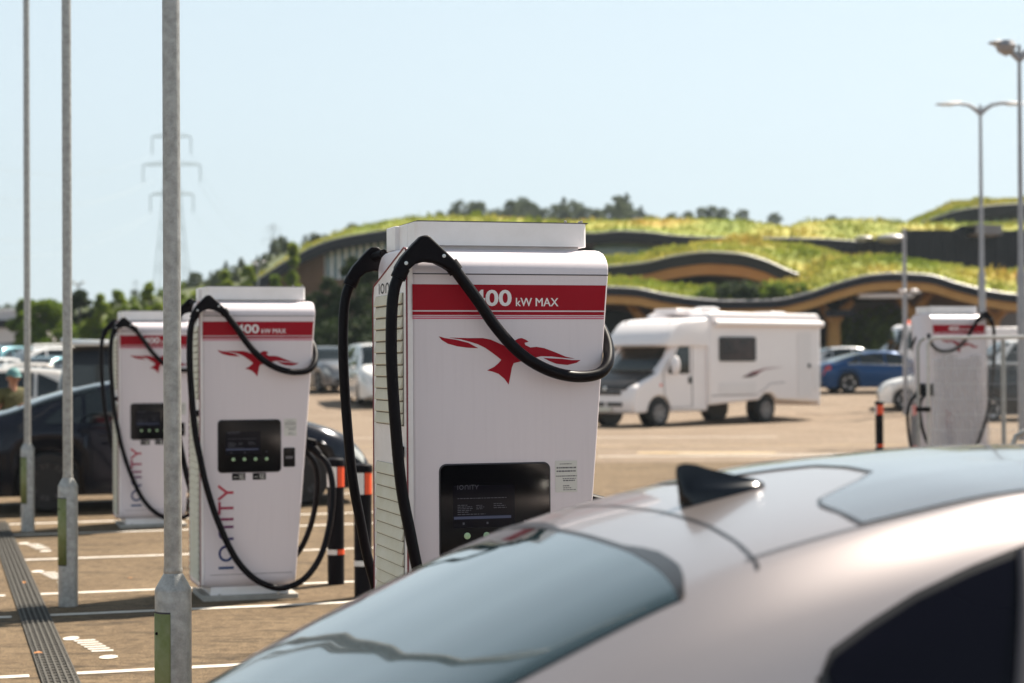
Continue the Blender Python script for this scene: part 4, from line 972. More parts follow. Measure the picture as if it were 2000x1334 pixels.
# ------------------------------------------------------------------ motorhome
def motorhome():
    pf = px(1243, 830, 49.6); pr = px(1604, 800, 54.8)
    dirv = Vector((pf.x - pr.x, pf.y - pr.y, 0)); LL = dirv.length; rz = math.atan2(dirv.y, dirv.x)
    zb = .0; KS = 1.09
    # local x runs forward from the rear corner; y to the left; the visible side is y = +W/2... place by the near side
    Wd = 2.15; nside = Vector((-dirv.y, dirv.x, 0)).normalized()
    if nside.y > 0: nside = -nside
    root = empty('motorhome', (pr.x - nside.x * Wd * KS / 2, pr.y - nside.y * Wd * KS / 2, zb), rz, 'white motorhome with dark grey bonnet and long rolled awning, parked on the pale road', 'motorhome', s=KS)
    sg = 1 if Vector((-math.sin(rz), math.cos(rz), 0)).dot(nside) > 0 else -1
    L = LL / KS; wh = M['mh_white']; H = 2.84
    def side(mb, pts, y0, y1): return mb.prism(pts, lambda q: (q[0], y0, q[1]), lambda q: (q[0], y1, q[1]))
    hab = [(.02, .50), (L - 2.62, .50), (L - 2.62, H - .05), (L - 2.8, H), (.12, H), (0, H - .10), (0, .62)]
    # rear wheel arch cut into the skirt
    xr_, rr = 2.15, .42
    a = [(xr_ - rr * math.cos(t), .36 + rr * math.sin(t)) for t in [PI * i / 10 for i in range(11)] if .36 + rr * math.sin(t) >= .5]
    hab = [(.02, .50)] + a + hab[1:]
    body = side(MB(), hab, -Wd / 2, Wd / 2).build('living_body', wh, root, bevel=.06)
    nc = len(a)
    # cab below the overhang
    cw = .98
    xf, rf = L - .92, .40
    arch = [(xf - rf * math.cos(t), .36 + rf * math.sin(t)) for t in [PI * i / 10 for i in range(11)]]
    cabp = [(L - 2.70, .36)] + [q for q in arch if q[1] >= .36] + [(L - .06, .34), (L + .02, .50), (L, .78), (L - .06, .98), (L - .30, 1.10), (L - .86, 1.32), (L - 1.50, 2.06), (L - 2.70, 2.1)]
    cab = side(MB(), cabp, -cw, cw).build('cab', wh, root, bevel=.07)
    bn = MB(); rows = [[(L - .86, y * .90, 1.350 + .02 * (1 - y * y)), (L - .58, y * .88, 1.255 + .02 * (1 - y * y)), (L - .28, y * .84, 1.140 + .02 * (1 - y * y)), (L - .05, y * .74, 1.015), (L + .0, y * .70, .93)] for y in [-1, -.8, -.4, 0, .4, .8, 1]]
    bn.grid(rows).build('bonnet_cover', M['mh_grey'], cab, solid=.02)
    ws = MB(); rows = [[(L - .90 + .03 * (1 - y * y), y * .86, 1.36), (L - 1.18 + .03 * (1 - y * y), y * .83, 1.69), (L - 1.45 + .03 * (1 - y * y), y * .80, 2.0)] for y in [-1, -.6, -.2, .2, .6, 1]]
    ws.grid(rows).build('windscreen', M['glass'], cab, solid=.012)
    # overcab pod: rises from above the windscreen back to the roof
    pod = [(L - 2.95, 1.98), (L - 1.12, 1.96), (L - 1.02, 2.02), (L - 1.07, 2.16), (L - 1.42, 2.52), (L - 1.62, 2.63), (L - 1.95, 2.68), (L - 2.95, 2.70)]
    pb = MB(); rows = []
    for y, k in ((-1.06, .80), (-1.03, .92), (-.94, .98), (-.6, 1), (0, 1.02), (.6, 1), (.94, .98), (1.03, .92), (1.06, .80)):
        cx, cz = L - 2.4, 2.15
        rows.append([(cx + (q[0] - cx) * (k if q[0] > cx else 1), y, cz + (q[1] - cz) * (k if q[0] > L - 2.6 else 1)) for q in pod])
    pb.grid(rows, True); nn = len(pod); pb.f.append(tuple(range(nn))); pb.f.append(tuple(8 * nn + i for i in range(nn)))
    ov = pb.build('overcab_pod', wh, root, bevel=.03, ang=45)
    mk = MB()
    for y in (-.75, .75): mk.box(L - 1.62, L - 1.54, y - .04, y + .04, 2.56, 2.60)
    mk.build('marker_light', M['ink'], ov)
    for s in (-1, 1):
        y = s * (cw + .004)
        q = [(L - 1.62, 1.98), (L - 2.00, 1.98), (L - 2.00, 1.30), (L - 1.28, 1.30), (L - 1.22, 1.36)]
        wd = MB().prism(q, lambda t: (t[0], y - s * .004, t[1]), lambda t: (t[0], y + s * .008, t[1])).build('cab_window', M['glass'], cab, bevel=.01)
        ln = MB(); o_ = [(L - 1.30, .48), (L - 2.10, .48), (L - 2.10, 2.02), (L - 1.56, 2.02), (L - 1.05, 1.36), (L - 1.10, .80), (L - 1.30, .48)]
        ln.tube([(q_[0], y, q_[1]) for q_ in o_], .010, 6); ln.build('door_gap', M['ink'], cab)
        MB().box(L - 2.06, L - 1.96, *sorted((y, y + s * .03)), 1.06, 1.22).build('door_handle', M['trim'], cab, bevel=.01)
        MB().ball((L - 1.30, s * (cw + .19), 1.50), .10, .12, .24).build('wing_mirror', wh, cab)
        MB().box(L - 1.0, L - .94, *sorted((y, y + s * .012)), 1.0, 1.06).build('indicator', M['orange'], cab)
        MB().tube([(L - .14, s * .55, .90), (L - .20, s * .80, .93), (L - .30, s * .90, .96)], [.10, .12, .09], 10).build('headlight', M['light_clear'], cab)
        # side trim, window, locker, graphics
        yy = s * (Wd / 2 + .003)
        f = MB().prism(rrect(L - 3.00 - 1.40, L - 3.00, 1.60, 2.22, .07), lambda t: (t[0], yy, t[1]), lambda t: (t[0], yy + s * .03, t[1])).build('window_frame', M['trim'], body, ang=30)
        MB().prism(rrect(L - 3.00 - 1.33, L - 3.07, 1.66, 2.16, .05), lambda t: (t[0], yy + s * .02, t[1]), lambda t: (t[0], yy + s * .036, t[1])).build('pane', M['mh_glass'], f, ang=30)
        dr = MB().prism(rrect(.42, .98, .66, 2.34, .05), lambda t: (t[0], yy - s * .002, t[1]), lambda t: (t[0], yy + s * .012, t[1])).build('entry_door', M['mh_door'], body, ang=30)
        MB().box(.48, .56, *sorted((yy, yy + s * .04)), 1.42, 1.52).build('handle', M['trim'], dr)
        MB().prism(rrect(.06, .34, .82, 1.5, .04), lambda t: (t[0], yy - s * .002, t[1]), lambda t: (t[0], yy + s * .010, t[1])).build('service_hatch', M['mh_door'], body, ang=30)
        MB().prism(rrect(L - 4.40, L - 3.0, .78, 1.06, .04), lambda t: (t[0], yy - s * .002, t[1]), lambda t: (t[0], yy + s * .010, t[1])).build('locker_door', M['mh_door'], body, ang=30)
        MB().box(2.6, L - 2.72, *sorted((yy - s * .002, yy + s * .006)), .735, .755).build('trim_line', M['ink'], body)
        sw = MB(); top_ = [(L - 3.93, 1.22), (L - 4.38, 1.33), (L - 4.78, 1.40), (L - 5.18, 1.43), (L - 5.58, 1.44)]
        sw.prism([(L - 3.88, 1.20), (L - 4.28, 1.335), (L - 4.78, 1.42), (L - 5.58, 1.45), (L - 4.78, 1.39), (L - 4.53, 1.30), (L - 4.43, 1.24), (L - 4.18, 1.20)], lambda t: (t[0], yy, t[1]), lambda t: (t[0], yy + s * .003, t[1]))
        sw.build('swoosh_stripe', M['mh_red'], body, smooth=False)
        MB().prism([(L - 3.88, 1.19), (L - 4.18, 1.19), (L - 4.40, 1.23), (L - 4.53, 1.29), (L - 4.18, 1.255)], lambda t: (t[0], yy + s * .003, t[1]), lambda t: (t[0], yy + s * .006, t[1])).build('swoosh_stripe', M['seam'], body, smooth=False)
        MB().tube([(L - 4.53, yy, .80), (L - 4.73, yy, .86), (L - 4.98, yy, 1.02), (L - 5.58, yy, 1.05)], .008, 6).build('pinstripe', M['ink'], body)
    # rolled awning along the near top edge
    s = sg
    MB().tube([(.02, s * (Wd / 2 + .06), 2.56), (L - 2.8, s * (Wd / 2 + .06), 2.56)], .085, 14).build('awning_case', wh, root)
    for (x0, x1, y0, y1, z1, nm) in ((L - 3.1, L - 2.2, -.4, .4, H + .09, 'roof_light'), (.5, 1.1, -.3, .3, H + .07, 'roof_light')):
        MB().box(x0, x1, y0, y1, H - .05, z1).build(nm, wh, root, bevel=.03)
    MB().lathe([(.28, H - .03), (.28, H + .05), (.33, H + .07), (.33, H + .13), (.22, H + .16), (0, H + .16)], 22, (L - 3.75, 0, 0)).build('roof_vent', wh, root)
    # nose details
    MB().box(L - .02, L + .035, -.55, .55, .80, .90).build('grille', M['trim'], cab, bevel=.015)
    MB().box(L, L + .045, -.62, .02, .52, .62).build('air_intake', M['trim'], cab, bevel=.01)
    MB().box(L, L + .045, .12, .62, .52, .62).build('air_intake', M['trim'], cab, bevel=.01)
    MB().box(L + .02, L + .05, -.26, .26, .40, .50).build('number_plate', M['plate'], cab)
    MB().lathe([(.07, 0), (.06, .02), (0, .025)], 16, (L - .02, 0, .94), 'x').build('badge', M['steel'], cab)
    for xx, s2 in ((xr_, 1), (xr_, -1), (xf, 1), (xf, -1)):
        yo = s2 * (Wd / 2 - .10 if xx == xr_ else cw - .02); wr = .345
        MB().lathe([(0, 0), (.40, 0), (.40, -s2 * .30), (0, -s2 * .30)], 20, (xx, yo - s2 * .03, .40), 'y').build('wheel_well', M['trim'], root)
        w_ = MB().lathe([(wr * .6, s2 * .0), (wr * .92, 0), (wr, -s2 * .05), (wr, -s2 * .18), (0, -s2 * .21)], 26, (xx, yo + s2 * .02, wr), 'y').build('wheel', M['tyre'], root)
        sp_ = MB().lathe([(wr * .62, s2 * .0), (wr * .58, s2 * .012), (wr * .3, -s2 * .004), (0, s2 * .012)], 24, (xx, yo + s2 * .022, wr), 'y')
        sp_.build('hub_cap', M['hub'], w_)
        dk_ = MB()
        for k in range(7):
            a0 = 2 * PI * (k + .5) / 7; c_ = (xx + math.cos(a0) * wr * .42, yo + s2 * .032, wr + math.sin(a0) * wr * .42)
            dk_.obox(c_, Vector((math.cos(a0), 0, math.sin(a0))) * wr * .12, Vector((-math.sin(a0), 0, math.cos(a0))) * wr * .05, (0, .006, 0))
        dk_.build('hub_slots', M['trim'], w_)
    MB().box(-.03, .03, -Wd / 2 + .05, Wd / 2 - .05, .42, .58).build('rear_bumper', wh, root, bevel=.02)
    return root
M['hub'] = mat('dull_hub_cap', (.22, .21, .21), .5, .3)
M['mh_white'] = mat('motorhome_white', (.83, .78, .78), .32, coat=.3, noise=(1.5, .2, (.80, .75, .75)))
M['mh_door'] = mat('motorhome_door_white', (.74, .70, .70), .4)
M['mh_grey'] = mat('motorhome_bonnet_cover', (.016, .013, .013), .45)
M['mh_glass'] = mat('brown_acrylic_window', (.018, .010, .009), .08, noise=(2.5, .1, (.055, .032, .028)), spec=.3)
M['mh_red'] = mat('faded_red_graphic', (.30, .10, .10), .5, noise=(3, .2, (.12, .05, .07)))
motorhome()
# ------------------------------------------------------------------ foliage helpers
def rock_noise(p, s=1.0):
    from mathutils import noise
    return noise.noise(Vector(p) * s)
def leaf_cloud(centres, radii, n, size, seed, flat=.75):
    rr = np.random.RandomState(seed); k = len(centres)
    w_ = np.array([r ** 2 for r in radii]); w_ = w_ / w_.sum()
    idx = rr.choice(k, n, p=w_); c = np.array(centres)[idx]; ra = np.array(radii)[idx][:, None]
    d = rr.normal(size=(n, 3)); d /= np.linalg.norm(d, axis=1)[:, None]
    rad = rr.uniform(.55, 1.08, n)[:, None] ** .6
    p = c + d * ra * rad * np.array([1, 1, flat])
    a = rr.normal(size=(n, 3)); a /= np.linalg.norm(a, axis=1)[:, None]
    b = np.cross(a, rr.normal(size=(n, 3))); b /= np.linalg.norm(b, axis=1)[:, None]
    sz = (size * rr.uniform(.6, 1.4, n))[:, None]
    v = np.stack([p - a * sz, p - b * sz * .55, p + a * sz, p + b * sz * .55], 1).reshape(-1, 3)
    f = np.arange(n * 4).reshape(-1, 4)
    return v.tolist(), f.tolist()
def crown_mesh(kind, seed, H, Wd, n, size):
    """clump centres for one tree, H total height, Wd crown width"""
    rr = random.Random(seed); cs = []; rs = []
    if kind == 'round':
        for i in range(46):
            t = rr.uniform(0, 1); a = rr.uniform(0, 2 * PI); z = .22 + .72 * t
            env = math.sin(PI * min(1, (z - .12) / .86)) ** .6 * Wd / 2 * rr.uniform(.35, .92)
            cs.append((env * math.cos(a), env * math.sin(a), z * H)); rs.append(Wd * rr.uniform(.08, .17))
    elif kind == 'birch':
        for i in range(44):
            t = rr.uniform(0, 1) ** .8; a = rr.uniform(0, 2 * PI); z = .12 + .84 * t
            env = (1 - t) ** .65 * Wd / 2 * rr.uniform(.2, 1.0) + .02
            cs.append((env * math.cos(a), env * math.sin(a), z * H)); rs.append(Wd * rr.uniform(.08, .15) * (1.25 - .75 * t))
    elif kind == 'conifer':
        for i in range(80):
            t = rr.uniform(0, 1); a = rr.uniform(0, 2 * PI); z = .04 + .93 * t
            env = (1 - t) ** .8 * Wd / 2 * rr.uniform(.5, 1.05)
            cs.append((env * math.cos(a), env * math.sin(a), z * H)); rs.append(Wd * rr.uniform(.05, .12) * (1.2 - .75 * t))
    else:   # bush
        for i in range(34):
            a = rr.uniform(0, 2 * PI); q = rr.uniform(0, 1) ** .5; z = rr.uniform(.15, .85) * (1 - .45 * q * q)
            cs.append((q * Wd / 2 * .85 * math.cos(a), q * Wd / 2 * .85 * math.sin(a), z * H)); rs.append(min(Wd, H) * rr.uniform(.12, .24))
    return leaf_cloud(cs, rs, n, size, seed), cs
PROTO = {}
def tree(kind, p, H, Wd, m_, label, group=None, seed=1, n=3000, size=None, name='tree', rz=0, cat='tree'):
    key = (kind, seed, m_, round(Wd / H, 1), n)
    if key not in PROTO:
        size_ = (size * 1.25) if size else H * .034
        (v, f), cs = crown_mesh(kind, seed, H, Wd, n, size_)
        root = empty(name, p, rz, label, cat, group)
        me = bpy.data.meshes.new('crown'); me.from_pydata(v, [], f); me.materials.append(M[m_])
        o = bpy.data.objects.new('crown', me); C.objects.link(o); o.parent = root
        rr = random.Random(seed + 5); tb = MB(); th = H * (.75 if kind != 'bush' else .4)
        base_r = H * .022
        tb.tube([(0, 0, -.3), (.01 * H, 0, .2 * th), (-.01 * H, .01 * H, .6 * th), (0, 0, th)], [base_r * 1.3, base_r, base_r * .6, base_r * .2], 8)
        for c in cs[::5]:
            zb_ = max(.12 * H, c[2] * .6); tb.tube([(0, 0, zb_), (c[0] * .55, c[1] * .55, zb_ + (c[2] - zb_) * .6), c], [base_r * .45, base_r * .28, base_r * .1], 5)
        tb.build('trunk', M['bark'], root)
        PROTO[key] = (root, H); return root
    src, H0 = PROTO[key]; c = copy_tree(src); c.location = p; c.rotation_euler.z = rz; s = H / H0; c.scale = (s, s, s)
    c['label'] = label
    if group: c['group'] = group
    elif 'group' in c: del c['group']
    return c
def gp(x_, d, dz=0):
    p = px(x_, 700, d); return Vector((p.x, p.y, zg(p.y) + dz))
def hpx(d, pxs): return pxs * d / F

# ------------------------------------------------------------------ services building with planted wave roofs
bld = empty('services_building', gp(1500, 100), 0, 'long low services building with dark wavy fascias, timber soffits and planted green roofs', 'building')
def to_local(v): return Vector(v) - bld.location
def fascia_pts(pts, n):
    xs = [p[0] for p in pts]; o = []
    for i in range(n + 1):
        x = xs[0] + (xs[-1] - xs[0]) * i / n; o.append((x, smooth_interp(pts, x)))
    return o
def roof(front, d0, d1, green, th=.38, timber=.42, n=110, soffit=True, back=None, m_low='timber', skew=0.0):
    """front: (px, y) of the fascia's top edge; green: (px, y) of the planted ridge seen above it, at depth d1"""
    fp = fascia_pts(front, n); gp_ = fascia_pts(green, n)
    A = []; B = []
    for (x, y), (gx, gy) in zip(fp, gp_):
        dd = d0 + skew * (x - fp[0][0]) / 1000
        a = to_local(px(x, y, dd)); b = to_local(px(x, gy, d1)); b.x = a.x + (b.x - a.x) * .5
        A.append(a); B.append(b)
    fa = MB(); fa.grid([[(a.x, a.y, a.z) for a in A], [(a.x, a.y - .02, a.z - th) for a in A], [(a.x, a.y + .35, a.z - th) for a in A], [(a.x, a.y + .35, a.z) for a in A]], False)
    f = fa.build('fascia', M['slate'], bld, fix=False)
    rail = MB().tube([(a.x, a.y - .05, a.z + .02) for a in A], .055, 6).build('edge_trim', M['galv_far'], f)
    if soffit:
        tm = MB(); tm.grid([[(a.x, a.y + .12, a.z - th) for a in A], [(a.x, a.y + .12, a.z - th - timber) for a in A], [(a.x, a.y + .62, a.z - th - timber) for a in A], [(a.x, a.y + .62, a.z - th) for a in A]])
        tm.build('timber_edge_beam', M[m_low], bld, fix=False)
        so_ = MB(); dep = (back or 14)
        so_.grid([[(a.x, a.y + .6, a.z - th - timber * .5) for a in A], [(a.x, a.y + dep, a.z - th - timber * .5) for a in A]])
        so_.build('soffit', M['timber_dark'], bld, fix=False)
    rows = []; J = 14
    for j in range(J + 1):
        t = j / J; e = math.sin(t * PI / 2) ** 1.1
        rows.append([(a.x + (b.x - a.x) * t, a.y + .3 + (b.y - a.y) * t, a.z + .06 + (b.z - a.z - .06) * e) for a, b in zip(A, B)])
    rows.append([(r[0], r[1] + 6, r[2] - 1.5) for r in rows[-1]])
    gr = MB().grid(rows).build('planted_roof', M['sedum'], bld, fix=False)
    # tufts of grass and flowers on it
    rr = np.random.RandomState(len(front) * 7 + int(d0)); v = []; fs = []
    N = 5200
    R_ = np.array(rows)
    for _ in range(N):
        j = rr.uniform(0, J) ; i = rr.uniform(0, n)
        j0, i0 = int(j), int(i); p = R_[j0, i0] * (1 - (j - j0)) + R_[j0 + 1, i0] * (j - j0); q = R_[j0, min(n, i0 + 1)]
        x_, y_, z_ = p[0] + (q[0] - R_[j0, i0][0]) * (i - i0), p[1], p[2] + (q[2] - R_[j0, i0][2]) * (i - i0)
        hh = rr.uniform(.05, .20) * (1 + 5.0 * max(0, rock_noise((x_ * .35, y_ * .35, 3.1)) - .08)); ww = rr.uniform(.07, .20); a = rr.uniform(0, PI); lx, ly = rr.uniform(-.2, .2, 2)
        b = len(v); v += [(x_ - ww * math.cos(a), y_ - ww * math.sin(a), z_ - .05), (x_ + ww * math.cos(a), y_ + ww * math.sin(a), z_ - .05), (x_ + lx + .3 * ww, y_ + ly, z_ + hh), (x_ + lx - .5 * ww, y_ + ly, z_ + hh * .85)]
        fs.append((b, b + 1, b + 2, b + 3))
    me = bpy.data.meshes.new('roof_grass'); me.from_pydata(v, [], fs); me.materials.append(M['tuft'])
    o = bpy.data.objects.new('roof_grass', me); C.objects.link(o); o.parent = bld; o['kind'] = 'stuff'
    return A, B
def sedum(name, bumpy=False):
    ma = mat(name, (.17, .22, .03), .85, spec=.2); n = ma.node_tree; b = n.nodes['Principled BSDF']; tc = n.nodes['Texture Coordinate']
    t = n.nodes.new('ShaderNodeTexNoise'); t.inputs['Scale'].default_value = .16; t.inputs['Detail'].default_value = 7; t.inputs['Roughness'].default_value = .6
    n.links.new(tc.outputs['Object'], t.inputs['Vector'])
    cr = n.nodes.new('ShaderNodeValToRGB'); e = cr.color_ramp.elements; e[0].position = .30; e[0].color = (.07, .10, .014, 1); e[1].position = .74; e[1].color = (.40, .23, .050, 1)
    for p_, c_ in ((.40, (.16, .20, .022)), (.48, (.24, .255, .045)), (.58, (.34, .305, .065))): k = e.new(p_); k.color = (*c_, 1)
    n.links.new(t.outputs['Fac'], cr.inputs[0]); n.links.new(cr.outputs[0], b.inputs['Base Color'])
    tl = n.nodes.new('ShaderNodeBsdfTranslucent'); mx = n.nodes.new('ShaderNodeMixShader'); mx.inputs[0].default_value = .5 if bumpy else 0
    n.links.new(cr.outputs[0], tl.inputs['Color']); n.links.new(b.outputs[0], mx.inputs[1]); n.links.new(tl.outputs[0], mx.inputs[2]); n.links.new(mx.outputs[0], n.nodes['Material Output'].inputs['Surface'])
    return ma
M['sedum'] = sedum('sedum_roof'); M['tuft'] = sedum('grass_tufts', True)
# front entrance canopy
FR = [(960, 575), (1080, 568), (1184, 562), (1235, 564), (1299, 576), (1362, 585), (1426, 589), (1511, 587), (1575, 574), (1639, 553), (1702, 538), (1745, 535), (1809, 538), (1872, 555), (1936, 570), (2000, 577), (2120, 574)]
GR = [(960, 553), (1188, 550), (1260, 552), (1330, 560), (1400, 565), (1470, 566), (1520, 562), (1560, 559), (1590, 553), (1612, 534), (1645, 516), (1700, 506), (1760, 505), (1850, 514), (1930, 524), (2000, 532), (2120, 532)]
A1, B1 = roof(FR, 96, 108, GR, back=18)
# second wave: arch above the entrance that runs down to the right
FR2 = [(960, 530), (1100, 528), (1188, 521), (1256, 514), (1320, 500), (1384, 493), (1439, 496), (1490, 508), (1532, 526), (1575, 543), (1596, 549), (1615, 545), (1640, 528), (1700, 517), (1770, 513)]
GR2 = [(960, 510), (1188, 508), (1256, 503), (1341, 488), (1405, 475), (1490, 473), (1575, 479), (1639, 489), (1681, 506), (1705, 511), (1770, 511)]
A2, B2 = roof(FR2, 112, 124, GR2, back=14, m_low='timber_dark', timber=.62, th=.68)
# upper wave
FR3 = [(490, 552), (511, 541), (552, 514), (600, 488), (648, 469), (720, 455), (800, 445), (900, 441), (1000, 444), (1100, 452), (1160, 456), (1210, 452), (1260, 454), (1320, 461), (1400, 465), (1532, 466), (1617, 468), (1700, 474), (1800, 478), (2120, 480)]
GR3 = [(490, 550), (511, 536), (552, 506), (600, 479), (648, 459), (690, 448), (720, 440), (800, 430), (900, 428), (1000, 430), (1100, 436), (1235, 434), (1320, 431), (1400, 430), (1500, 437), (1560, 445), (1600, 436), (1680, 431), (1800, 436), (2120, 440)]
A3, B3 = roof(FR3, 138, 152, GR3, th=.55, back=12, m_low='slate', timber=.25, n=160)
# far right roof above glazing
FR4 = [(1795, 436), (1830, 424), (1870, 412), (1920, 404), (1980, 399), (2120, 396)]
GR4 = [(1795, 434), (1830, 419), (1870, 405), (1920, 397), (1980, 392), (2120, 388)]
A4, B4 = roof(FR4, 156, 164, GR4, th=.8, back=8, m_low='slate', timber=.2, n=50)
def wall(name, pts, d, m_, th=.3, parent=bld, dd=0):
    """vertical wall between top (x, ytop) pairs and a bottom y at depth d"""
    top = [px(x, yt, d + dd * i) for i, (x, yt, yb) in enumerate(pts)]; bot = [px(x, yb, d + dd * i) for i, (x, yt, yb) in enumerate(pts)]
    L_ = (lambda v: Vector(v) - parent.location) if parent else (lambda v: v)
    mb = MB(); t = [L_(v) for v in top]; b = [L_(v) for v in bot]
    mb.grid([t, b, [v + Vector((0, th, 0)) for v in b], [v + Vector((0, th, 0)) for v in t], t])
    return mb.build(name, M[m_], parent, smooth=False, fix=False)
wall('glazing', [(1860, 428, 452), (1920, 416, 452), (2110, 412, 452)], 158, 'teal_glass')
mu = MB()
for i in range(14):
    a = to_local(px(1860 + i * 19, 412 + max(0, 16 - i * 6), 157.9)); b = to_local(px(1860 + i * 19, 452, 157.9)); mu.obox((a + b) / 2, (.07, 0, 0), (0, .05, 0), (0, 0, (a.z - b.z) / 2))
mu.build('mullion', M['slate'], bld, smooth=False)
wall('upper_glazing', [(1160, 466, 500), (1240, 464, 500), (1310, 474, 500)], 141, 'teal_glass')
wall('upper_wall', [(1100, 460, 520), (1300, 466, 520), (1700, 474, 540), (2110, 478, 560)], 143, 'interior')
wall('glazed_wall', [(634, 476, 545), (680, 466, 545), (735, 458, 545), (900, 448, 545)], 140.5, 'pale_glass_wall' if 'pale_glass_wall' in M else 'teal_glass')
mu = MB()
for i in range(16):
    a = to_local(px(634 + i * 14, 476 - min(20, i * 2.6), 140.3)); b = to_local(px(634 + i * 14, 545, 140.3)); mu.obox((a + b) / 2, (.10, 0, 0), (0, .06, 0), (0, 0, (a.z - b.z) / 2))
mu.build('mullion', M['white_old'], bld, smooth=False)
wall('timber_wall', [(505, 552, 590), (552, 522, 590), (600, 496, 590), (634, 480, 590)], 140, 'brown_cladding')
wall('lower_left_wall', [(634, 545, 610), (1000, 545, 640)], 139, 'brown_cladding')
# middle level wall under the arch and black hoarding on the right
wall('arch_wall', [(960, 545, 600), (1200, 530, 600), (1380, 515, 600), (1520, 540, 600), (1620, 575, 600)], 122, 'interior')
wall('service_screen', [(1676, 474, 530), (1740, 462, 530), (1770, 449, 530), (1860, 449, 530), (1880, 440, 530), (1905, 440, 530), (1915, 450, 530), (2110, 450, 530)], 132, 'blackwall')
hb_ = MB()
for x_ in range(1690, 2100, 26):
    a = to_local(px(x_, 460, 131.8)); b = to_local(px(x_, 530, 131.8)); hb_.obox((a + b) / 2, (.05, 0, 0), (0, .05, 0), (0, 0, (a.z - b.z) / 2))
hb_.build('screen_post', M['slate'], bld, smooth=False)
wall('plant_room', [(1905, 437, 456), (1958, 440, 458)], 129, 'grey_wall', th=3)
for x0, x1, y0 in ((1668, 1705, 461), (1712, 1770, 457)):
    a = px(x0, 466, 130); b = px(x1, 466, 130); c_ = to_local((a + b) / 2); hw = (b - a).length / 2
    MB().ball((c_.x, c_.y, c_.z), hw, 1.2, hpx(130, 466 - y0), 18, 10).build('rooflight_dome', M['galv_far'], bld)
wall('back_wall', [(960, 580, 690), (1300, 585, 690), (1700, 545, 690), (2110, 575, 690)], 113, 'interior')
wall('grey_wall_panel', [(1640, 590, 650), (1780, 585, 650), (2110, 590, 650)], 111.5, 'grey_wall')
# Y shaped timber columns
def ycol(x_, ybase, yfork, l, r, d):
    q = lambda a, b, dd=0: to_local(px(a, b, d + dd))
    col_ = MB(); col_.tube([q(x_, ybase), q(x_, (ybase + yfork) / 2), q(x_, yfork)], [.40, .38, .34], 12)
    for (a, b) in (l, r): col_.tube([q(x_, yfork + 3), q((x_ + a) / 2, (yfork + b) / 2, 0), q(a, b, .8)], [.30, .24, .20], 10)
    for (a, b) in (l, r): col_.tube([q(x_, yfork + 3), q((x_ + a) / 2, (yfork + b) / 2, 3), q(a, b, 6)], [.28, .22, .18], 10)
    col_.build('timber_column', M['timber'], bld)
ycol(1628, 684, 628, (1598, 590), (1662, 590), 98.5)
ycol(1784, 684, 614, (1742, 566), (1824, 562), 99)
ycol(1262, 690, 632, (1224, 588), (1298, 596), 99)
ycol(1940, 700, 622, (1900, 580), (1978, 592), 100)
ycol(1450, 700, 640, (1410, 606), (1490, 606), 101)
sg_ = MB(); a = to_local(px(1640, 612, 97)); sg_.obox(a, (.75, 0, 0), (0, .05, 0), (0, 0, .18)); sg_.build('hanging_sign', M['slate'], bld, smooth=False)
# sunlit lamp unit under the canopy
lu = MB(); a = to_local(px(1728, 578, 97)); lu.obox(a, (1.4, 0, 0), (0, .4, 0), (0, 0, .12)); lu.build('light_tray', M['white'], bld, bevel=.03)

# ------------------------------------------------------------------ planting round the building
i = 0
for x_, d, H, Wd in ((1700, 102, 3.7, 4.6), (1742, 103, 4.1, 4.6), (1674, 103.5, 3.2, 4.0), (1850, 103, 2.6, 4.6)):
    tree('bush', gp(x_, d), H, Wd, 'leaf_pale' if H > 3 else 'leaf', 'rounded green shrub under the timber canopy right of the motorhome', 'shrubs under the timber canopy', 11, 2600, H * .03, 'shrub', i, 'shrub'); i += 1
# low bushy plants hanging over the dip of the front roof
for j, (x_, y_, H) in enumerate(((1395, 588, 1.1), (1425, 590, 1.3), (1458, 590, 1.4), (1490, 589, 1.3), (1525, 587, 1.2), (1555, 582, 1.0))):
    p = px(x_, y_, 97.2); tree('bush', p, H, H * 1.6, 'leaf_dark' if j in (1, 2) else 'leaf', 'dark green bush in the dip of the planted front roof', 'bushes in the dip of the front roof', 12, 1200, .07, 'shrub', j, 'shrub')
# dark evergreens between the middle and nearest chargers
for j, (x_, d, H, Wd, lb) in enumerate(((690, 80, 5.5, 4.2, 'dark evergreen just left of the nearest charger, tallest of its group'), (640, 84, 4.9, 3.8, 'dark evergreen in the middle of the group left of the nearest charger'), (738, 82, 5.9, 4.4, 'dark evergreen half hidden behind the hoses of the nearest charger'), (606, 88, 3.9, 3.4, 'low dark evergreen at the right shoulder of the middle charger'), (668, 78, 3.4, 4.4, 'broad dark bush at the foot of the evergreens'))):
    tree('conifer' if j != 4 else 'bush', gp(x_, d), H, Wd, 'leaf_dark', lb, None, 20 + j, 9000, .085, 'evergreen_tree', j * 1.3)
tree('bush', gp(617, 70), 1.0, 1.0, 'leaf', 'small bright green shrub beside the dark van, right of the middle charger', None, 31, 900, .05, 'shrub', 0, 'shrub')
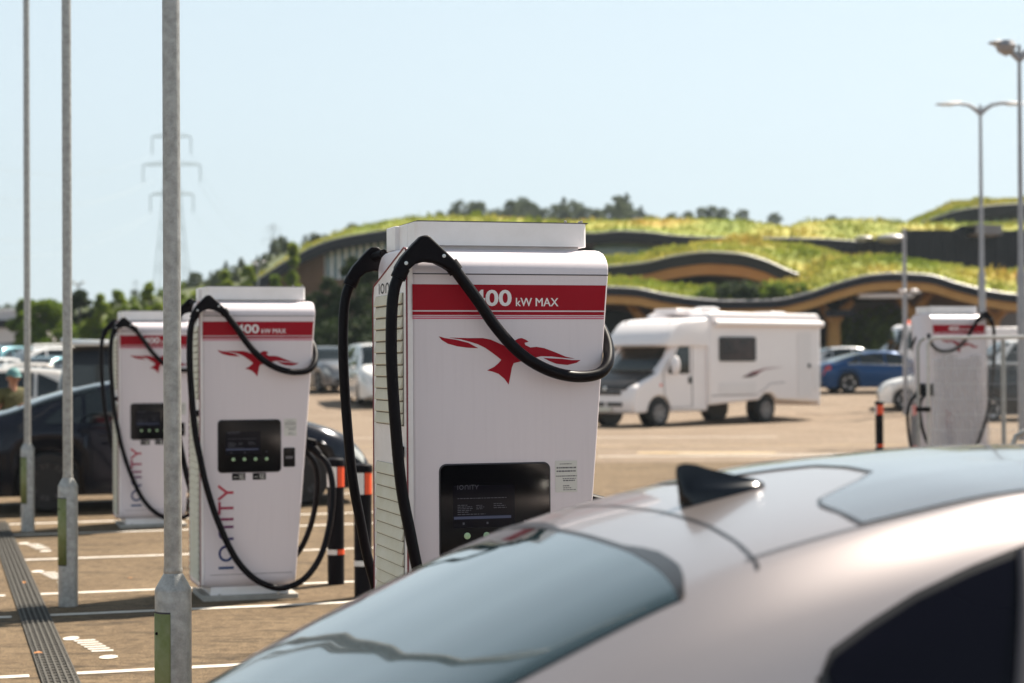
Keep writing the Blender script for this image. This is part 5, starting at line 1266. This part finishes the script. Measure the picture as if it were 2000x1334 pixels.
# left hand trees
for j, (kind, x_, d, H, Wd, mt, lb) in enumerate((
    ('round', 84, 96, 3.2, 2.9, 'leaf', 'round dense green tree between the two thinner steel columns'),
    ('round', 52, 99, 3.4, 1.8, 'leaf', 'narrow green tree behind the thinnest steel column'),
    ('birch', 196, 92, 3.4, 2.2, 'leaf_pale', 'pale green birch between the middle column and the farthest charger'),
    ('birch', 232, 96, 3.7, 2.3, 'leaf_pale', 'pale green birch above the farthest charger, taller of the two'),
    ('birch', 292, 100, 4.1, 2.4, 'leaf_pale', 'pale green birch just left of the nearest steel column'),
    ('birch', 346, 104, 3.9, 2.2, 'leaf_pale', 'pale green birch just right of the nearest steel column'),
    ('birch', 262, 90, 3.0, 2.0, 'leaf', 'mid green young tree between the two tall birches'),
    ('round', 155, 104, 3.9, 1.6, 'leaf_dark', 'dark slim tree right of the middle steel column'),
    ('birch', 440, 112, 5.0, 2.1, 'leaf_pale', 'pale slim tree peeping over the left of the middle charger'),
    ('birch', 486, 114, 5.2, 2.4, 'leaf_pale', 'pale slim tree peeping over the centre of the middle charger'),
    ('birch', 574, 112, 6.3, 1.4, 'leaf_pale', 'tall narrow pale tree in front of the brown timber wall'),
    ('birch', 540, 110, 4.6, 2.2, 'leaf', 'low green tree in front of the brown timber wall'),
    ('round', 398, 108, 4.0, 2.6, 'leaf_pale', 'rounded pale tree over the left corner of the middle charger'))):
    H *= 1.2; Wd *= 1.1; tree(kind, gp(x_, d), H, Wd, mt, lb, None, 40 + j, 5000, H * .026, 'tree', j)
# bare scrub
# grassy bank and wooded hill
def hill(name, pts, d0, d1, m_, base_y=720):
    rows = []
    for i in range(13):
        t = i / 12
        rows.append([px(x, base_y + (y - base_y) * math.sin(t * PI / 2) ** 1.0, d0 + (d1 - d0) * t) for x, y in pts])
    rows.append([Vector((p.x * 1.0, p.y + 60, p.z - 8)) for p in rows[-1]])
    o = MB().grid(rows).build(name, m_, fix=False); tag(o, kind='structure'); return o
M['hill'] = mat('hillside_grass', (.065, .085, .028), .95, noise=(.05, .15, (.12, .135, .045)))
bank = [(-400, 640), (0, 622), (100, 612), (170, 600), (230, 592), (300, 580), (350, 568), (385, 555), (420, 543), (470, 524), (520, 503), (560, 490), (620, 480), (700, 470), (900, 460)]
hill('grass_bank', fascia_pts(bank, 40), 118, 190, M['hill'])
far_h = [(-900, 640), (-300, 628), (0, 612), (150, 606), (300, 600), (420, 590), (600, 560), (760, 520), (850, 470), (950, 452), (1100, 445), (1250, 448), (1400, 455), (1560, 462), (1750, 470), (2000, 500), (2600, 600)]
hill('far_hill', fascia_pts(far_h, 40), 240, 420, M['hill'])
GB = 'scrubby trees on the bank left of the building'
rr = random.Random(5)
for k in range(34):
    x_ = 372 + 300 * (k / 33) + rr.uniform(-8, 8); d = rr.uniform(158, 188); y_ = smooth_interp(bank, x_); yb = 720 + (y_ - 720) * math.sin((d - 118) / 72 * PI / 2)
    H = rr.uniform(1.0, 2.0); tree(rr.choice(['round', 'birch', 'conifer']), px(x_, yb + 3, d), H, H * .75, 'leaf_far', 'hazy scrub tree on the bank between the middle charger and the timber wall', GB, 60 + k % 3, 900, H * .04, 'tree', k)
for k in range(26):
    x_ = 150 + 240 * (k / 25) + rr.uniform(-8, 8); d = rr.uniform(135, 186); y_ = smooth_interp(bank, x_); yb = 720 + (y_ - 720) * math.sin((d - 118) / 72 * PI / 2)
    H = rr.uniform(.9, 1.8); tree(rr.choice(['round', 'birch', 'bush']), px(x_, yb + 3, d), H, H * .8, 'leaf_pale' if k % 3 else 'leaf_far', 'small scrub tree on the bank behind the birches', 'scrub trees on the bank behind the birches', 70 + k % 3, 900, H * .04, 'tree', k)
GW = 'distant trees along the ridge above the building'
for k in range(30):
    x_ = 846 + 400 * (k / 29) + rr.uniform(-7, 7); ytop = 398 + 10 * math.sin(k * .9) + rr.uniform(-6, 6) + (10 if k < 3 else 0) - (10 if k in (26, 27) else 0)
    d = rr.uniform(330, 380); tp = px(x_, ytop, d); H = hpx(d, 62); tree(rr.choice(['round', 'round', 'conifer']), (tp.x, tp.y, tp.z - H), H, H * .75, 'leaf_far', 'dark hazy tree in the ridge line of trees above the building', GW, 80 + k % 4, 1500, H * .028, 'tree', k)
for k, (x_, yt) in enumerate(((1210, 392), (1268, 418), (1312, 416), (1345, 412), (1372, 404), (1392, 402), (1412, 406), (1450, 408), (1512, 416), (1625, 420), (1655, 424), (690, 436), (745, 432))):
    d = 300; tp = px(x_, yt, d); H = hpx(d, 44); tree('round', (tp.x, tp.y, tp.z - H), H, H * .8, 'leaf_far', 'single hazy tree top showing over the planted upper roof', 'single tree tops over the upper roof', 90 + k % 3, 1300, H * .03, 'tree', k)
for k in range(16):
    x_ = -60 + k * 27; d = 320; tp = px(x_, 598 + 5 * math.sin(k * 1.7), d); H = hpx(d, 34); tree('round', (tp.x, tp.y, tp.z - H), H, H * 1.1, 'leaf_far', 'faint distant tree on the left horizon behind the steel columns', 'faint trees on the left horizon', 96 + k % 2, 900, H * .035, 'tree', k)
# pale shed far left
sh = empty('shed', gp(0, 120), 0, 'pale flat roofed shed with a dark band at the far left edge', 'building')
for nm, y0, y1, mt, dz in (('wall', 640, 672, 'pale_wall', 0), ('cladding_band', 626, 640, 'slate', -.2), ('roof', 605, 626, 'pale_wall', .6)):
    a = px(-160, y0, 120) - sh.location; b = px(52 if nm != 'roof' else 40, y1, 120) - sh.location
    MB().box(a.x, b.x, a.y + dz, a.y + 12 - dz, b.z, a.z).build(nm, M[mt], sh, smooth=False, bevel=.05)

# ------------------------------------------------------------------ pylons and wires
def pylon(x_, ytop, d, H, wid, label, wires=None):
    tp = px(x_, ytop, d); root = empty('electricity_pylon', (tp.x, tp.y, tp.z - H), 0, label, 'pylon')
    mb = MB(); th = H * .0017
    def hwz(z): return H * (.085 * (1 - z / H) ** 1.35 + .016)
    zs = [0, .13, .25, .36, .46, .55, .63, .70, .77, .83, .89, .95, 1.0]
    for s1 in (-1, 1):
        for s2 in (-1, 1):
            mb.tube([(s1 * hwz(z * H), s2 * hwz(z * H), z * H) for z in zs], th, 4)
    for z0, z1 in zip(zs, zs[1:]):
        a, b = hwz(z0 * H), hwz(z1 * H)
        for s2 in (-1, 1):
            mb.tube([(-a, s2 * a, z0 * H), (b, s2 * b, z1 * H)], th * .6, 3); mb.tube([(a, s2 * a, z0 * H), (-b, s2 * b, z1 * H)], th * .6, 3)
    mb.build('lattice_tower', M['pylon'], root)
    for zf, wf in ((.693, .095), (.825, .127), (.95, .086)):
        ar = MB(); z = zf * H; w_ = wf * H * wid
        for s in (-1, 1):
            ar.tube([(0, 0, z + .022 * H), (s * w_, 0, z)], th, 4); ar.tube([(0, -.02 * H, z), (s * w_, 0, z)], th, 4); ar.tube([(0, .02 * H, z), (s * w_, 0, z)], th, 4)
        ao = ar.build('cross_arm', M['pylon'], root)
        for s in (-1, 1): MB().tube([(s * w_, 0, z), (s * w_, 0, z - .078 * H)], th * 1.4, 5).build('insulator', M['pylon'], ao)
    return root
M['pylon'] = mat('haze_paled_pylon_steel', (.28, .32, .34), .7, .0)  # steel colour lightened so that it carries the distance haze
PD = 400
pylon(335, 245, PD, hpx(PD, 440), 1.0, 'large hazy lattice pylon behind the nearest steel column')
pylon(533, 436, 800, hpx(800, 180), .9, 'small faint lattice pylon above the scrub bank')
pylon(265, 546, 1300, hpx(1300, 110), .9, 'tiny faint pylon low behind the nearest column')
wires = [((-300, 240, 170), (333 - 34, 270 + 30, PD)), ((-300, 300, 170), (300, 352, PD)), ((-300, 320, 170), (280, 357, PD)), ((-300, 400, 170), (297, 415, PD)), ((-300, 470, 170), (300, 418, PD)),
         ((372, 300, PD), (531, 440, 800)), ((388, 357, PD), (545, 462, 800)), ((374, 412, PD), (540, 478, 800))]
for k, (a, b) in enumerate(wires):
    A_, B_ = px(*a), px(*b); pts = []
    for i_ in range(25):
        t = i_ / 24; p = A_.lerp(B_, t); p.z -= 4 * t * (1 - t) * (A_ - B_).length * .02; pts.append(p)
    wv = MB().tube(pts, .022, 4).build('power_line', M['pylon'])
    tag(wv, ('thin faint overhead wire sagging in from the left to the large pylon' if k < 5 else 'thin faint overhead wire running from the large pylon to the small one'), 'power line', 'overhead wires left' if k < 5 else 'overhead wires between the pylons')

# ------------------------------------------------------------------ lamp posts
def lamp_post(x_, ytop, d, label, arms=((-1, 88), (1, 88)), r=.075, low=None, group='tall lamp posts'):
    base = gp(x_, d); tp = px(x_, ytop, d); H = tp.z - base.z; root = empty('lamp_post', base, 0, label, 'lamp post')
    bs = MB().lathe([(r * 1.5, 0), (r * 1.5, H * .42), (r * 1.05, H * .44), (r * .62, H)], 16).build('pole', M['galv_far'], root)
    for s, ln in arms:
        L_ = hpx(d, ln); q = MB()
        sec = [(0, -.28, .055), (.10, -.10, .06), (.25, .02, .055), (.5, .10, .05), (1.0, .10, .12), (.0, 0, 0)][:5]
        pts = [Vector((0, 0, H - .30)), Vector((s * .16, 0, H - .14)), Vector((s * .38, 0, H)), Vector((s * L_ * .5, 0, H + .06))]
        ar = MB().tube(pts, [.075, .075, .06, .05], 10).build('arm', M['galv_far'], root)
        x0, x1 = L_ * .42, L_
        rows = []
        for xx, hw, t_ in ((x0, .05, .05), (x0 + .15, .13, .06), (x0 + .6 * (x1 - x0), .15, .05), (x1 - .05, .12, .03), (x1, .05, .015)):
            zc = H + .06 + (xx - x0) * -.04; rows.append([(s * xx, hw * math.cos(a), zc + t_ * math.sin(a)) for a in [2 * PI * k / 12 for k in range(12)]])
        hd_ = MB().grid(rows, True); hd_.f += [tuple(range(12)), tuple(48 + k for k in range(12))]
        h_ = hd_.build('lamp_head', M['galv_far'], root)
        MB().box(*sorted((s * (x0 + .25), s * (x1 - .2))), -.09, .09, H - .02, H + .01).build('lens', M['plate'], h_, smooth=False)
    return root
lamp_post(1919, 205, 62, 'tall double armed lamp post standing right of the motorhome')
lamp_post(1996, 88, 40, 'nearest tall lamp post at the right edge with a dark dome under its arm', ((-1, 60), (1, 60)), .06)
p = px(1990, 90, 40)
lamp = [o for o in C.objects if o.name == 'lamp_post.001'][0]
hz = p.z - lamp.location.z
MB().lathe([(.0, .16), (.16, .13), (.22, .02), (.17, -.10), (.0, -.20)], 18, (-.28, 0, hz - .02)).build('camera_dome', M['galv_far'], lamp)
# short camera mast in front of the fence
bm_ = gp(1768, 56); tp = px(1768, 446, 56); ms = empty('camera_mast', bm_, 0, 'slim grey mast with twin pale floodlights left of the mesh fence', 'mast')
Hm = tp.z - bm_.z
MB().lathe([(.075, 0), (.07, Hm * .5), (.05, Hm)], 12).build('pole', M['galv_far'], ms)
z1 = px(1768, 568, 56).z - bm_.z
for s in (-1, 1): MB().ball((s * .17 + .1, -.05, z1), .13, .10, .06).build('floodlight', M['white'], ms)
MB().tube([(0, 0, z1 - .1), (.2, 0, z1 - .12), (.5, 0, z1 - .05)], .03, 8).build('bracket', M['galv_far'], ms)
# small far lamps on the left and above the middle charger
for x_, yt, d, lb in ((153, 552, 150, 'small far lamp post just right of the middle steel column'), (505, 512, 130, 'small far lamp post against the scrub bank'), (395, 552, 60, 'thin pole behind the left corner of the middle charger')):
    if x_ == 395: continue
    lamp_post(x_, yt, d, lb, ((-1, 14), (1, 14)), .06)
# low field of white recovery truck behind the fence
def recovery_truck():
    b = gp(1856, 74); root = empty('recovery_truck', b, R(186), s=.84, label= 'white truck with orange beacon parked behind the blue car, beside the right charger', cat='truck')
    # local x forward
    MB().prism([(1.0, .5), (2.7, .5), (2.8, 1.2), (2.72, 1.5), (2.45, 2.65), (2.2, 2.75), (1.0, 2.75)], lambda q: (q[0], -1.1, q[1]), lambda q: (q[0], 1.1, q[1])).build('cab', M['mh_white'], root, bevel=.08)
    MB().add([(2.76, -.95, 1.52), (2.76, .95, 1.52), (2.50, .92, 2.52), (2.50, -.92, 2.52)], [(0, 1, 2, 3)]).build('windscreen', M['glass'], root, solid=-.02)
    for s in (-1, 1): MB().prism([(1.3, 1.6), (2.5, 1.6), (2.3, 2.45), (1.3, 2.45)], lambda q: (q[0], s * 1.10, q[1]), lambda q: (q[0], s * 1.115, q[1])).build('side_window', M['glass'], root)
    MB().box(-4.2, .9, -1.15, 1.15, .75, 2.6).build('load_body', M['mh_white'], root, bevel=.06)
    MB().lathe([(.12, 0), (.12, .14), (.06, .2), (0, .2)], 14, (2.0, 0, 2.75)).build('beacon', M['orange'], root)
    for xx in (1.9, -2.8):
        for s in (-1, 1): MB().lathe([(0, s * .02), (.30, s * .02), (.42, -s * .02), (.44, -s * .15), (0, -s * .25)], 20, (xx, s * 1.05, .44), 'y').build('wheel', M['tyre'], root)
recovery_truck()
place('van', 2015, 62, R(184), 'white', 'white van with high sunlit roof at the right edge behind the fence', cat='van')

# ------------------------------------------------------------------ mesh fence and rail
fa = px(1812, 660, 24.2); fb = px(2120, 652, 23.6)
M['galv_bright'] = mat('bright_galvanised_tube', (.50, .48, .46), .4, .3, noise=(18, .2, (.60, .58, .56)))
def fence():
    g0 = Vector((fa.x, fa.y, zg(fa.y))); dv = Vector((fb.x - fa.x, fb.y - fa.y, 0)); L = dv.length; rz = math.atan2(dv.y, dv.x)
    H = fa.z - g0.z; root = empty('mesh_fence', g0, rz, 'temporary steel mesh fence panel in front of the right charger', 'fence')
    fr = MB(); r_ = .021
    fr.tube([(0, 0, .12), (0, 0, H - .10), (.02, 0, H - .03), (.09, 0, H), (L, 0, H)], r_ , 12); fr.tube([(0, 0, .2), (L, 0, .2)], r_, 10); fr.tube([(L, 0, .12), (L, 0, H)], r_, 10)
    fr.build('frame', M['galv_bright'], root)
    o2 = MB(); o2.tube([(-.12, -.05, .10), (-.12, -.05, H - .12), (-.09, -.05, H - .04), (-.03, -.05, H)], .021, 12); o2.build('end_post', M['galv'], root)
    MB().tube([(.93, .03, .1), (.93, .03, H - .03)], .030, 12).build('middle_post', M['galv'], root)
    cl = MB(); cl.box(-.15, .03, -.085, .03, H * .52, H * .52 + .06); cl.build('clamp', M['black'], root, bevel=.01)
    wm = MB()
    n_ = int(L / .035)
    for i in range(1, n_): wm.tube([(L * i / n_, 0, .2), (L * i / n_, 0, H)], .0028, 3, cap=False)
    for z in [.2 + (H - .2) * k / 9 for k in range(1, 9)]: wm.tube([(0, 0, z), (L, 0, z)], .0028, 3, cap=False)
    wm.build('wire_mesh', M['galv_bright'], root)
    for x_ in (0, L): MB().box(x_ - .12, x_ + .12, -.35, .35, 0, .13).build('block_foot', M['black'], root, bevel=.02)
fence()
q0 = px(1978, 842, 18.0); g0 = Vector((q0.x, q0.y, zg(q0.y))); h_ = q0.z - g0.z
rl = MB().tube([(0, 0, 0), (0, 0, h_ - .14), (.03, 0, h_ - .05), (.12, 0, h_), (1.1, .05, h_), (1.2, .05, h_ - .08), (1.22, .05, 0)], .026, 12).build('hoop_barrier', M['galv']); rl.location = g0
tag(rl, 'low galvanised hoop barrier at the right edge below the mesh fence', 'barrier')

# ------------------------------------------------------------------ man in a cap
def man():
    hp = px(24, 716, 25.2); b = Vector((hp.x, hp.y, zg(hp.y))); H = hp.z - b.z
    root = empty('person', b, R(35), 'man in teal cap and olive T-shirt holding something behind the dark car', 'person')
    k = H / 1.80
    def V_(x, y, z): return (x * k, y * k, z * k)
    J = {'pel': (0, 0, .95), 'sp1': (0, .0, 1.10), 'sp2': (0, .01, 1.28), 'neck': (0, -.01, 1.47), 'nk2': (0, -.03, 1.55), 'head': (0, -.045, 1.64), 'crn': (0, -.04, 1.72),
         'shl': (.17, 0, 1.42), 'ell': (.25, -.03, 1.14), 'wrl': (.10, -.26, 1.06), 'hal': (.05, -.33, 1.07), 'shr': (-.17, 0, 1.42), 'elr': (-.25, -.02, 1.14), 'wrr': (-.11, -.25, 1.04), 'har': (-.06, -.32, 1.05),
         'hil': (.09, 0, .90), 'knl': (.11, -.03, .50), 'anl': (.11, .02, .09), 'tol': (.12, -.14, .03), 'hir': (-.09, 0, .90), 'knr': (-.11, -.03, .50), 'anr': (-.11, .02, .09), 'tor': (-.12, -.14, .03)}
    Rr = {'pel': .15, 'sp1': .14, 'sp2': .155, 'neck': .07, 'nk2': .055, 'head': .085, 'crn': .07, 'shl': .065, 'ell': .045, 'wrl': .03, 'hal': .04, 'shr': .065, 'elr': .045, 'wrr': .03, 'har': .04,
          'hil': .095, 'knl': .06, 'anl': .042, 'tol': .035, 'hir': .095, 'knr': .06, 'anr': .042, 'tor': .035}
    E = [('pel', 'sp1'), ('sp1', 'sp2'), ('sp2', 'neck'), ('neck', 'nk2'), ('nk2', 'head'), ('head', 'crn'), ('sp2', 'shl'), ('shl', 'ell'), ('ell', 'wrl'), ('wrl', 'hal'), ('sp2', 'shr'), ('shr', 'elr'), ('elr', 'wrr'), ('wrr', 'har'),
         ('pel', 'hil'), ('hil', 'knl'), ('knl', 'anl'), ('anl', 'tol'), ('pel', 'hir'), ('hir', 'knr'), ('knr', 'anr'), ('anr', 'tor')]
    def skin(name, keys, edges, grow, m_, extra=None):
        ks = list(keys); vs = [V_(*J[q]) for q in ks]; es = [(ks.index(a), ks.index(b_)) for a, b_ in edges]
        rads = [(Rr[q] + grow) * k for q in ks]
        for a, pts in (extra or []):
            i0 = ks.index(a)
            for (pp, r_) in pts: vs.append(V_(*pp)); rads.append(r_ * k); es.append((i0, len(vs) - 1)); i0 = len(vs) - 1
        me = bpy.data.meshes.new(name); me.from_pydata(vs, es, []); o = bpy.data.objects.new(name, me); C.objects.link(o)
        o.modifiers.new('s', 'SKIN'); sv = me.skin_vertices[0].data
        for q, r_ in zip(sv, rads): q.radius = (r_, r_)
        sv[0].use_root = True
        ss = o.modifiers.new('d', 'SUBSURF'); ss.levels = 2; ss.render_levels = 2
        dg = bpy.context.evaluated_depsgraph_get(); m2 = bpy.data.meshes.new_from_object(o.evaluated_get(dg)); bpy.data.objects.remove(o)
        m2.name = name; m2.polygons.foreach_set('use_smooth', [True] * len(m2.polygons)); m2.materials.clear(); m2.materials.append(m_)
        o = bpy.data.objects.new(name, m2); C.objects.link(o); o.parent = root; return o
    fingers = []
    for s, h in ((1, 'hal'), (-1, 'har')):
        hx, hy, hz_ = J[h]
        for j, (dx, ln) in enumerate(((-.03, .055), (-.010, .065), (.010, .06), (.03, .045))):
            fingers.append((h, [((hx + dx * s, hy - .035, hz_ + .005), .010), ((hx + dx * s - .01 * s, hy - .035 - ln * .6, hz_ - .005), .009), ((hx + dx * s - .02 * s, hy - .04 - ln * .75, hz_ - .03), .008)]))
        fingers.append((h, [((hx - .045 * s, hy + .0, hz_ + .02), .011), ((hx - .06 * s, hy - .03, hz_ + .03), .009)]))
    body = skin('body', J.keys(), E, 0, M['skin'], fingers)
    tk = ['pel', 'sp1', 'sp2', 'neck', 'shl', 'ell', 'shr', 'elr']
    J2 = dict(J); J['ell'] = tuple(np.array(J['shl']) * .35 + np.array(J['ell']) * .65); J['elr'] = tuple(np.array(J['shr']) * .35 + np.array(J['elr']) * .65); J['neck'] = (0, 0, 1.44)
    skin('t_shirt', tk, [('pel', 'sp1'), ('sp1', 'sp2'), ('sp2', 'neck'), ('sp2', 'shl'), ('shl', 'ell'), ('sp2', 'shr'), ('shr', 'elr')], .022, M['olive'])
    J.update(J2)
    skin('trousers', ['pel', 'hil', 'knl', 'anl', 'hir', 'knr', 'anr'], [('pel', 'hil'), ('hil', 'knl'), ('knl', 'anl'), ('pel', 'hir'), ('hir', 'knr'), ('knr', 'anr')], .018, M['denim'])
    fc = MB(); fc.ball(V_(0, -.135, 1.625), .014 * k, .02 * k, .022 * k, 8, 6)
    for s in (-1, 1): fc.ball(V_(s * .088, -.04, 1.63), .012 * k, .02 * k, .03 * k, 8, 6)
    fc.build('nose_and_ears', M['skin'], body)
    ey = MB()
    for s in (-1, 1): ey.ball(V_(s * .032, -.122, 1.645), .012 * k, .008 * k, .007 * k, 8, 6)
    ey.tube([V_(-.025, -.122, 1.585), V_(0, -.130, 1.583), V_(.025, -.122, 1.585)], .005 * k, 6); ey.build('eyes_and_mouth', M['ink'], body)
    cp = MB(); rows = []
    for i in range(7):
        a = PI / 2 * i / 6; rows.append([(math.cos(t) * .105 * math.cos(a) * k, (-.045 + math.sin(t) * .115 * math.cos(a)) * k, (1.665 + .125 * math.sin(a)) * k) for t in [2 * PI * j / 20 for j in range(20)]])
    cp.grid(rows, True)
    cp.add([(math.cos(t) * .085 * k, (-.13 + (-.11 * abs(math.sin(t)) ** .8)) * k, (1.672 - .02 * abs(math.sin(t))) * k) for t in [PI + PI * j / 10 for j in range(11)]], [tuple(range(11))])
    cp.build('cap', M['teal_cloth'], root, solid=.004)
    lp = empty('orange_cup', tuple(root.location), root.rotation_euler.z, 'orange cup held in the hands of the man in the teal cap', 'cup')
    MB().lathe([(.0, 0), (.045, 0), (.06, .14), (.055, .14), (.04, .012)], 18, V_(0, -.35, 1.0)).build('cup_body', M['orange_plastic'], lp)
    MB().lathe([(.062, .138), (.062, .152), (.03, .156), (0, .156)], 18, V_(0, -.35, 1.0)).build('lid', M['white'], lp)
man()

# ------------------------------------------------------------------ haze
hzb = MB().box(-1400, 1400, -80, 2000, -2, 210).build('haze', M['white'], smooth=False)
hm = bpy.data.materials.new('haze_air'); hm.use_nodes = True; n = hm.node_tree; n.nodes.clear()
o_ = n.nodes.new('ShaderNodeOutputMaterial'); v_ = n.nodes.new('ShaderNodeVolumePrincipled'); v_.inputs['Color'].default_value = (.42, .50, .56, 1); v_.inputs['Density'].default_value = HAZE; v_.inputs['Anisotropy'].default_value = .3
n.links.new(v_.outputs[0], o_.inputs['Volume']); hzb.data.materials.clear(); hzb.data.materials.append(hm); tag(hzb, kind='stuff')
